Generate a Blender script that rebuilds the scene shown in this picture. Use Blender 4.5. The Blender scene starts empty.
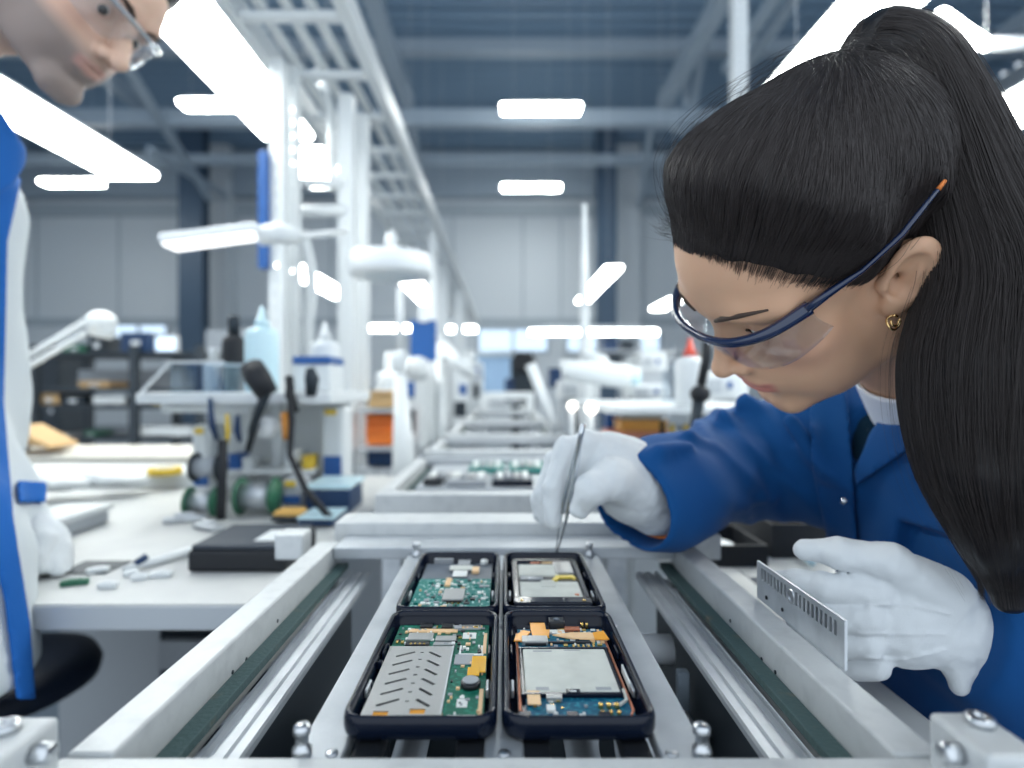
import bpy, bmesh, math, random
import numpy as np
from mathutils import Vector, Matrix, Quaternion
random.seed(7)
SC = bpy.context.scene
COL = SC.collection
PI = math.pi
FPX, VPX, VPY = 580.0, 504.0, 386.0      # focal length in pixels and the vanishing point of the line
CAMZ = 1.15                              # camera height over the floor

def W(px, py, d):
    """world point seen at a pixel of the photograph at depth d (m)"""
    return Vector(((px - VPX) / FPX * d, d, CAMZ - (py - VPY) / FPX * d))

# ------------------------------------------------------------------ materials
MATS = {}
def mat(name, col, rough=.5, metal=0., emit=None, es=1., trans=0., ior=1.45, alpha=1., noise=None, bump=None,
        spec=.5, sheen=0., coat=0., sss=0., attr=None):
    """principled material; noise=(scale, other colour, low, high) mixes two colours; bump=(scale, strength)"""
    if name in MATS: return MATS[name]
    m = bpy.data.materials.new(name); m.use_nodes = True
    nt = m.node_tree; N = nt.nodes; L = nt.links
    b = N['Principled BSDF']
    c4 = lambda c: (c[0], c[1], c[2], 1)
    b.inputs['Base Color'].default_value = c4(col)
    b.inputs['Roughness'].default_value = rough
    b.inputs['Metallic'].default_value = metal
    b.inputs['IOR'].default_value = ior
    b.inputs['Specular IOR Level'].default_value = spec
    if trans: b.inputs['Transmission Weight'].default_value = trans
    if alpha < 1: b.inputs['Alpha'].default_value = alpha
    if sheen: b.inputs['Sheen Weight'].default_value = sheen
    if coat: b.inputs['Coat Weight'].default_value = coat; b.inputs['Coat Roughness'].default_value = .08
    if sss:
        b.inputs['Subsurface Weight'].default_value = sss
        b.inputs['Subsurface Radius'].default_value = (1., .35, .2)
        b.inputs['Subsurface Scale'].default_value = .004
    if emit:
        b.inputs['Emission Color'].default_value = c4(emit); b.inputs['Emission Strength'].default_value = es
    tc = None
    if noise or bump: tc = N.new('ShaderNodeTexCoord')
    base = None
    if attr:
        at = N.new('ShaderNodeAttribute'); at.attribute_name = attr; base = at.outputs['Color']
        L.new(base, b.inputs['Base Color'])
    if noise:
        n = N.new('ShaderNodeTexNoise'); n.inputs['Scale'].default_value = noise[0]; n.inputs['Detail'].default_value = 5
        L.new(tc.outputs['Object'], n.inputs['Vector'])
        r = N.new('ShaderNodeMapRange'); r.inputs[1].default_value = noise[2]; r.inputs[2].default_value = noise[3]
        L.new(n.outputs['Fac'], r.inputs[0])
        mx = N.new('ShaderNodeMix'); mx.data_type = 'RGBA'
        mx.inputs[6].default_value = c4(col); mx.inputs[7].default_value = c4(noise[1])
        if base: L.new(base, mx.inputs[6])
        L.new(r.outputs[0], mx.inputs[0]); L.new(mx.outputs[2], b.inputs['Base Color'])
    if bump:
        n2 = N.new('ShaderNodeTexNoise'); n2.inputs['Scale'].default_value = bump[0]; n2.inputs['Detail'].default_value = 3
        L.new(tc.outputs['Object'], n2.inputs['Vector'])
        bp = N.new('ShaderNodeBump'); bp.inputs['Strength'].default_value = bump[1]
        bp.inputs['Distance'].default_value = .002
        L.new(n2.outputs['Fac'], bp.inputs['Height']); L.new(bp.outputs['Normal'], b.inputs['Normal'])
    MATS[name] = m
    return m

# ------------------------------------------------------------------ objects
def tag(o, label=None, cat=None, group=None, kind=None):
    if label: o['label'] = label
    if cat: o['category'] = cat
    if group: o['group'] = group
    if kind: o['kind'] = kind
    return o

def empty(name, loc, label, cat, group=None, rz=0.):
    o = bpy.data.objects.new(name, None); COL.objects.link(o)
    o.location = loc; o.rotation_euler.z = rz; o.empty_display_size = .05
    return tag(o, label, cat, group)

def link(name, me, material, parent=None, smooth=True):
    """link a mesh given in world coordinates; under a parent it is re-expressed in the parent's frame"""
    o = bpy.data.objects.new(name, me); COL.objects.link(o)
    if material:
        for m in (material if isinstance(material, (list, tuple)) else [material]): me.materials.append(m)
    if smooth:
        me.shade_smooth() if hasattr(me, 'shade_smooth') else None
    if parent:
        bpy.context.view_layer.update()
        o.parent = parent
        o.matrix_parent_inverse = parent_matrix(parent).inverted()
    return o

def parent_matrix(p):
    M = Matrix.LocRotScale(p.location, p.rotation_euler, p.scale)
    if p.parent: M = parent_matrix(p.parent) @ p.matrix_parent_inverse @ M
    return M

class MB:
    """collects shapes (world coordinates) and links them as ONE mesh"""
    def __init__(s, M=None): s.bm = bmesh.new(); s.M = M or Matrix(); s.mi = 0
    def _add(s, vs, fs, smooth=False):
        bv = [s.bm.verts.new(s.M @ Vector(v)) for v in vs]
        for f in fs:
            try:
                F = s.bm.faces.new([bv[i] for i in f]); F.smooth = smooth; F.material_index = s.mi
            except ValueError: pass
        return bv
    def box(s, c, d, R=None, bev=0., taper=1.):
        R = R or Matrix.Identity(3)
        x, y, z = d[0]/2, d[1]/2, d[2]/2
        c = Vector(c)
        if bev <= 0:
            vs = [(sx*x*(taper if sz > 0 else 1), sy*y*(taper if sz > 0 else 1), sz*z) for sz in (-1, 1) for sy in (-1, 1) for sx in (-1, 1)]
            fs = [(0,2,3,1),(4,5,7,6),(0,1,5,4),(2,6,7,3),(0,4,6,2),(1,3,7,5)]
            s._add([c + R @ Vector(v) for v in vs], fs)
            return s
        t = bmesh.new(); bmesh.ops.create_cube(t, size=1)
        for v in t.verts:
            k = taper if v.co.z > 0 else 1
            v.co = Vector((v.co.x*d[0]*k, v.co.y*d[1]*k, v.co.z*d[2]))
        bmesh.ops.bevel(t, geom=t.edges[:], offset=min(bev, min(d)*.49), segments=2, profile=.5, affect='EDGES')
        t.verts.index_update()
        s._add([c + R @ v.co for v in t.verts], [[v.index for v in f.verts] for f in t.faces])
        t.free(); return s
    def bb(s, lo, hi, bev=0.):
        lo, hi = Vector(lo), Vector(hi)
        d = hi - lo
        return s.box((lo+hi)/2, (abs(d.x), abs(d.y), abs(d.z)), bev=bev)
    def tube(s, pts, r, n=10, cap=True, flat=1.):
        """swept tube through points; r number or list; flat squashes the second axis"""
        pts = [Vector(p) for p in pts]
        rs = r if isinstance(r, (list, tuple)) else [r]*len(pts)
        T = []
        for i in range(len(pts)):
            a = pts[max(i-1, 0)]; b = pts[min(i+1, len(pts)-1)]
            T.append((b-a).normalized())
        u = T[0].orthogonal().normalized()
        if abs(T[0].z) < .9: u = Vector((0,0,1)).cross(T[0]).normalized()
        rings = []; vs = []
        for i, p in enumerate(pts):
            u = (u - T[i]*u.dot(T[i])).normalized(); v = T[i].cross(u)
            for k in range(n):
                a = 2*PI*k/n
                vs.append(p + (u*math.cos(a) + v*math.sin(a)*flat)*rs[i])
        fs = []
        for i in range(len(pts)-1):
            for k in range(n):
                fs.append((i*n+k, i*n+(k+1) % n, (i+1)*n+(k+1) % n, (i+1)*n+k))
        if cap:
            fs.append(tuple(range(n))[::-1]); fs.append(tuple(range((len(pts)-1)*n, len(pts)*n)))
        s._add(vs, fs, True); return s
    def lathe(s, c, prof, n=24, axis=(0,0,1), arc=2*PI):
        """revolve (radius, height) pairs around axis through c"""
        c = Vector(c); ax = Vector(axis).normalized(); u = ax.orthogonal().normalized(); v = ax.cross(u)
        vs = []
        for (r, h) in prof:
            for k in range(n):
                a = 2*PI*k/n
                vs.append(c + ax*h + (u*math.cos(a)+v*math.sin(a))*max(r, 1e-5))
        fs = []
        for i in range(len(prof)-1):
            for k in range(n): fs.append((i*n+k, i*n+(k+1) % n, (i+1)*n+(k+1) % n, (i+1)*n+k))
        if prof[0][0] > 1e-4: fs.append(tuple(range(n))[::-1])
        if prof[-1][0] > 1e-4: fs.append(tuple(range((len(prof)-1)*n, len(prof)*n)))
        s._add(vs, fs, True); return s
    def ball(s, c, r, n=16, R=None):
        r = (r, r, r) if isinstance(r, (int, float)) else r
        R = R or Matrix.Identity(3); c = Vector(c); m = n//2
        vs = []
        for i in range(m+1):
            t = PI*i/m
            for k in range(n):
                a = 2*PI*k/n
                vs.append(c + R @ Vector((r[0]*math.sin(t)*math.cos(a), r[1]*math.sin(t)*math.sin(a), r[2]*math.cos(t))))
        fs = [(i*n+k, (i+1)*n+k, (i+1)*n+(k+1) % n, i*n+(k+1) % n) for i in range(m) for k in range(n)]
        s._add(vs, fs, True); return s
    def prism(s, poly, o, u, v, w, t):
        """2D polygon (a,b) -> o+u*a+v*b extruded by w*t"""
        o, u, v, w = Vector(o), Vector(u), Vector(v), Vector(w)
        n = len(poly)
        a = [o+u*p[0]+v*p[1] for p in poly]; b = [p+w*t for p in a]
        s._add(a+b, [tuple(range(n))[::-1], tuple(range(n, 2*n))] + [(i, (i+1) % n, n+(i+1) % n, n+i) for i in range(n)])
        return s
    def bar(s, a, b, w, h, up=(0,0,1), bev=0.):
        """rectangular bar from a to b, w sideways, h along up"""
        a, b = Vector(a), Vector(b); y = (b-a); L = y.length; y.normalize()
        x = y.cross(Vector(up)).normalized(); z = x.cross(y)
        R = Matrix((x, y, z)).transposed()
        return s.box((a+b)/2, (w, L, h), R, bev)
    def build(s, name, material, parent=None, merge=True):
        if merge: bmesh.ops.remove_doubles(s.bm, verts=s.bm.verts, dist=1e-6)
        bmesh.ops.recalc_face_normals(s.bm, faces=s.bm.faces)
        me = bpy.data.meshes.new(name); s.bm.to_mesh(me); s.bm.free()
        return link(name, me, material, parent, smooth=False)

def rrect(w, h, r, n=5):
    """rounded rectangle polygon, counter-clockwise"""
    out = []
    for cx, cy, a0 in ((w/2-r, h/2-r, 0), (-w/2+r, h/2-r, PI/2), (-w/2+r, -h/2+r, PI), (w/2-r, -h/2+r, 1.5*PI)):
        for i in range(n+1):
            a = a0 + PI/2*i/n
            out.append((cx+r*math.cos(a), cy+r*math.sin(a)))
    return out

def dup(root, loc, label=None, group=None, rz=None):
    """copy of a thing with copies of its parts and sub-parts"""
    r = root.copy(); COL.objects.link(r); r.location = loc
    if rz is not None: r.rotation_euler.z = rz
    if label: r['label'] = label
    if group: r['group'] = group
    for ch in list(root.children):
        c = ch.copy(); COL.objects.link(c); c.parent = r
        for g in list(ch.children):
            d = g.copy(); COL.objects.link(d); d.parent = c
    return r

# ------------------------------------------------------------------ signed distance surfaces
f32 = np.float32
def V3(a): return np.array(a, dtype=np.float64)
def smin(a, b, k):
    if k <= 0: return np.minimum(a, b)
    h = np.clip(.5+.5*(b-a)/k, 0, 1)
    return b*(1-h)+a*h-k*h*(1-h)
def smax(a, b, k): return -smin(-a, -b, k)
def ell(P, c, r, R=None):
    q = P-V3(c)
    if R is not None: q = q@R
    r = V3(r); k0 = np.linalg.norm(q/r, axis=1); k1 = np.linalg.norm(q/(r*r), axis=1)
    return k0*(k0-1)/np.maximum(k1, 1e-9)
def cap(P, a, b, ra, rb=None):
    rb = ra if rb is None else rb
    a = V3(a); ab = V3(b)-a; q = P-a
    t = np.clip(q@ab/max(ab@ab, 1e-12), 0, 1)
    return np.linalg.norm(q-t[:, None]*ab, axis=1)-(ra+(rb-ra)*t)
def chain(P, pts, rs, k=.004):
    d = None
    for i in range(len(pts)-1):
        e = cap(P, pts[i], pts[i+1], rs[i], rs[i+1])
        d = e if d is None else smin(d, e, k)
    return d
def rbox(P, c, half, r=.002, R=None):
    q = P-V3(c)
    if R is not None: q = q@R
    q = np.abs(q)-(V3(half)-r)
    return np.linalg.norm(np.maximum(q, 0), axis=1)+np.minimum(q.max(axis=1), 0)-r
def sdf_mesh(f, lo, hi, h, B=4):
    """surface nets over a block-sparse grid"""
    lo, hi = V3(lo), V3(hi)
    nb = np.ceil((hi-lo)/(h*B)).astype(int)+1
    n = nb*B
    ax = [lo[i]+h*B*np.arange(nb[i])+h*(B-1)/2 for i in range(3)]
    G = np.stack(np.meshgrid(*ax, indexing='ij'), -1).reshape(-1, 3)
    dc = f(G).reshape(nb)
    vol = np.repeat(np.repeat(np.repeat(np.sign(dc)*1., B, 0), B, 1), B, 2).astype(f32)
    act = np.argwhere(np.abs(dc) < h*B*1.9)
    off = np.stack(np.meshgrid(*[np.arange(B)]*3, indexing='ij'), -1).reshape(-1, 3)
    for s in range(0, len(act), 4000):
        I = (act[s:s+4000, None, :]*B+off[None]).reshape(-1, 3)
        vol[I[:, 0], I[:, 1], I[:, 2]] = f(lo+I*h)
    ins = vol < 0
    c = [ins[i:n[0]-1+i, j:n[1]-1+j, k:n[2]-1+k] for i in (0, 1) for j in (0, 1) for k in (0, 1)]
    cnt = sum(x.astype(np.int8) for x in c)
    cells = np.argwhere((cnt > 0) & (cnt < 8))
    idx = -np.ones(n-1, dtype=np.int64); idx[tuple(cells.T)] = np.arange(len(cells))
    cor = np.array([(i, j, k) for i in (0, 1) for j in (0, 1) for k in (0, 1)])
    val = np.stack([vol[tuple((cells+o).T)] for o in cor], 1).astype(np.float64)
    acc = np.zeros((len(cells), 3)); num = np.zeros(len(cells))
    for a in range(8):
        for b in range(a+1, 8):
            if np.abs(cor[a]-cor[b]).sum() != 1: continue
            m = (val[:, a] < 0) != (val[:, b] < 0)
            t = np.where(m, val[:, a]/np.where(m, val[:, a]-val[:, b], 1), 0)
            acc += np.where(m[:, None], cor[a]+t[:, None]*(cor[b]-cor[a]), 0); num += m
    verts = lo+(cells+acc/num[:, None])*h
    faces = []
    for axis in range(3):
        u, v = [(1, 2), (2, 0), (0, 1)][axis]
        e = np.zeros(3, int); e[axis] = 1
        sl0 = [slice(1, -1)]*3; sl0[axis] = slice(0, -1)
        sl1 = [slice(1, -1)]*3; sl1[axis] = slice(1, None)
        A = ins[tuple(sl0)]; Bv = ins[tuple(sl1)]
        E = np.argwhere(A != Bv); st = A[tuple(E.T)]
        base = E+1; base[:, axis] -= 1
        U = np.zeros(3, int); U[u] = 1; Vv = np.zeros(3, int); Vv[v] = 1
        q = np.stack([idx[tuple((base-U-Vv).T)], idx[tuple((base-Vv).T)], idx[tuple(base.T)], idx[tuple((base-U).T)]], 1)
        q[~st] = q[~st][:, ::-1]
        faces.append(q[(q >= 0).all(1)])
    return verts, np.concatenate(faces)

def smooth_mesh(v, f, it=1, lam=.5):
    n = len(v)
    a = np.concatenate([f[:, 0], f[:, 1], f[:, 2], f[:, 3]]); b = np.concatenate([f[:, 1], f[:, 2], f[:, 3], f[:, 0]])
    for _ in range(it):
        s = np.zeros_like(v); c = np.zeros(n)
        for k in range(3):
            s[:, k] = np.bincount(a, v[b, k], n)+np.bincount(b, v[a, k], n)
        c = np.bincount(a, minlength=n)+np.bincount(b, minlength=n)
        v = v+lam*(s/np.maximum(c, 1)[:, None]-v)
    return v

def largest_island(v, f):
    lab = np.arange(len(v))
    while True:
        m = lab[f].min(1); new = lab.copy()
        for k in range(f.shape[1]): np.minimum.at(new, f[:, k], m)
        new = new[new]
        if (new == lab).all(): break
        lab = new
    r = lab[f[:, 0]]; u, c = np.unique(r, return_counts=True); f = f[r == u[c.argmax()]]
    used = np.zeros(len(v), bool); used[f.ravel()] = True
    return v[used], (np.cumsum(used)-1)[f]

def to_mesh(name, v, f, cols=None):
    me = bpy.data.meshes.new(name)
    me.vertices.add(len(v)); me.vertices.foreach_set('co', np.asarray(v, dtype=f32).ravel())
    me.loops.add(f.size); me.loops.foreach_set('vertex_index', f.astype(np.int32).ravel())
    me.polygons.add(len(f)); me.polygons.foreach_set('loop_start', np.arange(0, f.size, f.shape[1], dtype=np.int32))
    me.update(calc_edges=True); me.validate()
    if cols is not None:
        at = me.color_attributes.new('tint', 'FLOAT_COLOR', 'POINT')
        c4 = np.ones((len(v), 4), dtype=f32); c4[:, :3] = cols
        at.data.foreach_set('color', c4.ravel())
    return me

def sdf_object(name, f, lo, hi, h, material, parent=None, smooth=1, colf=None, keep=None, largest=False):
    v, q = sdf_mesh(f, lo, hi, h)
    if smooth: v = smooth_mesh(v, q, smooth)
    if keep is not None:
        k = keep(v); m = k[q].all(1); q = q[m]
        used = np.zeros(len(v), bool); used[q.ravel()] = True
        new = np.cumsum(used)-1; v = v[used]; q = new[q]
    if largest: v, q = largest_island(v, q)
    cols = colf(v) if colf else None
    return link(name, to_mesh(name, v, q, cols), material, parent)

def hair_object(name, strands, radius, material, parent=None):
    """strands: list of (n,3) world arrays -> one hair curves object"""
    hc = bpy.data.hair_curves.new(name)
    hc.add_curves([len(s) for s in strands])
    pts = np.concatenate(strands).astype(f32)
    hc.attributes['position'].data.foreach_set('vector', pts.ravel())
    ra = hc.attributes.get('radius') or hc.attributes.new('radius', 'FLOAT', 'POINT')
    rr = np.concatenate([radius*np.clip(np.linspace(1.9, .0, len(s)), .25, 1) for s in strands]).astype(f32)
    ra.data.foreach_set('value', rr)
    hc.materials.append(material)
    o = bpy.data.objects.new(name, hc); COL.objects.link(o)
    if parent:
        o.parent = parent; o.matrix_parent_inverse = parent_matrix(parent).inverted()
    return o
LAMP_S, HIGH_S, WIN_S = 12., 28., .8
EXPOSURE = .95; WORLD = (.80, .90, 1.); WORLD_S = .80
# ------------------------------------------------------------------ heads
def head_sdf(P, male=False, lid=.002):
    """head in its own frame: x right, y forward, z up, origin between the ears (female size)"""
    X = np.abs(P[:, 0]); S = np.stack([X, P[:, 1], P[:, 2]], 1)       # symmetric half
    d = ell(P, (0, -.004, .047), (.0735, .097, .078))
    d = smin(d, ell(P, (0, .044, .042), (.060, .058, .054)), .03)
    d = smin(d, ell(P, (0, .046, -.035), (.051 if not male else .055, .050, .066)), .03)
    # jaw
    jr = .016 if male else .013
    d = smin(d, chain(S, [(.057, .000, -.025), (.051, .010, -.070), (.013, .080, -.095 if not male else -.099)], [.016, jr, .013]), .022)
    d = smin(d, ell(P, (0, .081, -.092 if not male else -.097), (.017 if not male else .021, .013, .014)), .016)
    # cheek bones, muzzle
    d = smin(d, ell(S, (.043, .062, -.016), (.019, .020, .017)), .02)
    d = smin(d, ell(P, (0, .082, -.052), (.030, .020, .028)), .018)
    d = smin(d, ell(S, (.036, .050, -.052), (.020, .030, .034)), .02)
    # brow
    d = smin(d, chain(S, [(.008, .093, .028), (.032, .091, .033), (.052, .073, .028)], [.009 if not male else .011, .009 if not male else .011, .008]), .014)
    # eye sockets
    d = smax(d, -ell(S, (.032, .112, .009), (.021, .0225, .013)), .014)
    d = smin(d, ell(S, (.0315, .0785, .0095), (.0142, .0137, .0130)), .005)
    d = smax(d, -ell(S, (.0315, .094, .0085), (.0122, .0055, lid)), .0012)
    # nose
    if male:
        d = smin(d, chain(P, [(0, .094, .018), (0, .109, -.008), (0, .121, -.027)], [.0075, .0080, .0088]), .010)
        d = smin(d, ell(P, (0, .1225, -.0300), (.0105, .0090, .0085)), .006); d = smin(d, ell(S, (.0135, .1070, -.0325), (.0075, .0100, .0075)), .005)
        d = smin(d, ell(P, (0, .085, -.102), (.029, .012, .014)), .016)
    d = smin(d, chain(P, [(0, .092, .016), (0, .104, -.006), (0, .1145, -.025)], [.0065, .0068, .0078]), .010)
    d = smin(d, ell(P, (0, .1155, -.0275), (.0092, .0085, .0078)), .006)
    d = smin(d, ell(S, (.0115, .1035, -.031), (.0066, .0088, .0068)), .005)
    d = smax(d, -ell(S, (.0062 if not male else .0074, .1075 if not male else .112, -.0375 if not male else -.040), (.0036, .0058, .0035)), .003)
    # philtrum, mouth
    d = smin(d, ell(S, (.0075, .0985, -.0525), (.0125, .0075, .0050)), .005)
    d = smin(d, ell(P, (0, .0965, -.0635), (.0185, .0085, .0062)), .005)
    d = smax(d, -ell(P, (0, .1085, -.0582), (.026, .0105, .0010 if not male else .0016)), .0025)
    d = smax(d, -ell(P, (0, .1065, -.077), (.020, .0115, .0055)), .012)
    # ear
    E = (S-EAR0)@ROT_EAR
    e = ell(E, (0, 0, 0), (.0080, .0180, .0275))
    e = smin(e, ell(E, (.0000, .0055, -.0245), (.0055, .0095, .0105)), .006)
    e = smax(e, -ell(E, (.0074, .0025, -.0005), (.0088, .0124, .0190)), .0025)
    e = smin(e, ell(E, (.0008, -.0040, -.002), (.0034, .0032, .0150)), .004)
    e = smax(e, -ell(E, (.0020, .0085, -.008), (.0100, .0070, .0085)), .003)
    e = smin(e, ell(E, (-.0020, .0165, -.009), (.0048, .0042, .0070)), .004)
    d = smin(d, e, .003)
    # neck
    d = smin(d, cap(P, (0, -.022, -.04), (0, -.052, -.16) if not male else (0, -.125, -.115), .053 if not male else .060, .056 if not male else .064), .03)
    return d
EAR0 = V3((.0772, -.0065, -.0015))
_a = math.radians(27); _b = math.radians(24)
_rx = np.array([[1,0,0],[0,math.cos(_a),-math.sin(_a)],[0,math.sin(_a),math.cos(_a)]])
_rz = np.array([[math.cos(_b),-math.sin(_b),0],[math.sin(_b),math.cos(_b),0],[0,0,1]])
ROT_EAR = _rz@_rx

def head_colours(v, male=False):
    """skin tones that stay with the skin: lips, brows' roots, beard stubble, cheeks; plus shade painted into the nostrils"""
    n = len(v); X = np.abs(v[:, 0]); Y = v[:, 1]; Z = v[:, 2]
    base = V3((.60, .36, .235)) if not male else V3((.62, .41, .31))
    c = np.tile(base, (n, 1))
    def mix(c, w, col): return c*(1-w[:, None])+V3(col)*w[:, None]
    def blob(ce, r): return np.clip(1.4-np.sqrt(((X-ce[0])/r[0])**2+((Y-ce[1])/r[1])**2+((Z-ce[2])/r[2])**2), 0, 1)
    c = mix(c, .30*blob((.042, .07, -.02), (.024, .03, .02)), (.66, .30, .22))
    if male:
        w = np.clip((-.028-Z-.25*(Y-.07))/.02, 0, 1)*np.clip((Y+.02)/.03, 0, 1)*np.clip((Z+.135)/.02, 0, 1)
        w *= 1-.8*blob((0, .1, -.058), (.02, .03, .010))
        c = mix(c, .80*w, (.16, .145, .145))
    ww = np.sqrt((X/.0225)**2)
    up = np.exp(-((Z+.0535+.10*X)/.0042)**4)*np.clip(1.25-ww, 0, .25)*4
    lo = np.exp(-((Z+.0640-.12*X)/.0055)**4)*np.clip(1.2-ww, 0, .25)*4
    lip = np.clip(np.maximum(up, lo), 0, 1)*(Y > .085)
    c = mix(c, (.75 if not male else .45)*lip, (.50, .15, .14) if not male else (.50, .22, .19))
    c = mix(c, .55*blob((.0062, .1075, -.0375), (.003, .005, .003)), (.18, .06, .04))  # nostril hollows: their shade is put into the skin colour
    return c
# ------------------------------------------------------------------ people: shared pieces
CW = V3((0, 0, CAMZ))
def Q(px, py, d): return V3(((px-VPX)/FPX*d, d, -(py-VPY)/FPX*d))          # relative to the lens height
class Pose:
    def __init__(s, R, t, k): s.R = V3(R); s.t = V3(t); s.k = k
    def to(s, L): return (V3(L)*s.k)@s.R.T+s.t                    # head frame -> lens-relative
    def inv(s, P): return ((P-s.t)@s.R)/s.k
    def w(s, L): return s.to(L)+CW                               # head frame -> world
def fold_noise(P, f, ph=0.):
    x, y, z = P[:, 0]*f, P[:, 1]*f, P[:, 2]*f
    return (np.sin(x+1.7*np.sin(y*.8+ph)+.6*z)+np.sin(1.3*y+1.4*np.sin(z*.9+1.1+ph))+np.sin(1.1*z-1.2*x+2*np.sin(.7*x+ph)))/3
def poly2d(px, poly):
    """signed distance (pixels) of projected points to a closed outline"""
    poly = V3(poly); n = len(poly); d = np.full(len(px), 1e9); ins = np.zeros(len(px), bool)
    for i in range(n):
        a, b = poly[i], poly[(i+1) % n]; e = b-a; w = px-a
        t = np.clip((w@e)/max(e@e, 1e-9), 0, 1); q = w-t[:, None]*e
        d = np.minimum(d, (q**2).sum(1))
        c = ((a[1] > px[:, 1]) != (b[1] > px[:, 1]))
        with np.errstate(divide='ignore', invalid='ignore'):
            xx = (b[0]-a[0])*(px[:, 1]-a[1])/(b[1]-a[1]+1e-12)+a[0]
        ins ^= c & (px[:, 0] < xx)
    d = np.sqrt(d); return np.where(ins, -d, d)
def panel(cloth, poly, off, t):
    """a cloth panel of thickness t lying on a garment, cut to an outline"""
    def f(P):
        y = np.maximum(P[:, 1], .05)
        px = np.stack([VPX+FPX*P[:, 0]/y, VPY-FPX*P[:, 2]/y], 1)
        return smax(np.abs(cloth(P)-off)-t, poly2d(px, poly)*y/FPX, .002)
    return f
def wf(f): return lambda P: f(P-CW)      # lens-relative field -> world field

M_skin_w = mat('skin_woman', (.6, .36, .24), .48, attr='tint', sss=.12, spec=.4)
M_skin_m = mat('skin_man', (.6, .4, .3), .5, attr='tint', sss=.12, spec=.4, bump=(900, .1))
M_blue = mat('blue_workwear', (.005, .072, .235), .8, sheen=.05, bump=(1500, .12), noise=(9, (.004, .056, .20), .35, .7), spec=.2)
M_navy = mat('navy_cloth', (.006, .028, .05), .85, spec=.2)
M_white_cloth = mat('white_shirt', (.72, .76, .84), .8, spec=.2)
M_coatwhite = mat('white_workwear', (.62, .66, .68), .85, bump=(300, .2), spec=.2)
M_glove = mat('white_cotton_glove', (.66, .69, .71), .9, bump=(1400, .35), spec=.15, sheen=.1)
M_gseam = mat('glove_seam', (.78, .80, .81), .9, spec=.15)
M_hair = None
def hair_mat(name, c, rough=.38):
    return mat(name, c, rough, spec=.42)
M_hair = hair_mat('dark_brown_hair', (.0075, .0065, .0075), .36)
M_hairs = hair_mat('dark_brown_hair_strands', (.027, .0215, .0210), .36)
M_hairm = hair_mat('short_dark_hair', (.02, .016, .015), .5)
M_frame = mat('navy_gloss_plastic', (.006, .016, .055), .12, coat=.6)
M_eye = mat('eye_white', (.75, .74, .72), .15)
M_iris = mat('eye_iris', (.03, .022, .018), .1)
M_gold = mat('gold', (.8, .55, .25), .2, 1.)
M_brow = mat('brow_hair', (.05, .032, .024), .7)
M_orange = mat('orange_trim', (.75, .22, .05), .6)
M_metal_bright = mat('polished_steel', (.72, .75, .78), .22, 1.)
def clear_mat(name, tint=(.93, .95, .97), gloss=.9):
    m = bpy.data.materials.new(name); m.use_nodes = True; nt = m.node_tree; N = nt.nodes; N.clear()
    o = N.new('ShaderNodeOutputMaterial'); t = N.new('ShaderNodeBsdfTransparent'); g = N.new('ShaderNodeBsdfGlossy')
    t.inputs[0].default_value = (*tint, 1); g.inputs['Roughness'].default_value = .04; g.inputs[0].default_value = (gloss, gloss, gloss, 1)
    f = N.new('ShaderNodeLayerWeight'); f.inputs[0].default_value = .12; mx = N.new('ShaderNodeMixShader')
    k = N.new('ShaderNodeMath'); k.operation = 'MULTIPLY_ADD'; k.inputs[1].default_value = .6; k.inputs[2].default_value = .03
    nt.links.new(f.outputs['Facing'], k.inputs[0]); nt.links.new(k.outputs[0], mx.inputs[0]); nt.links.new(t.outputs[0], mx.inputs[1]); nt.links.new(g.outputs[0], mx.inputs[2])
    nt.links.new(mx.outputs[0], o.inputs[0]); return m
M_clear = clear_mat('clear_plastic')

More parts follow.
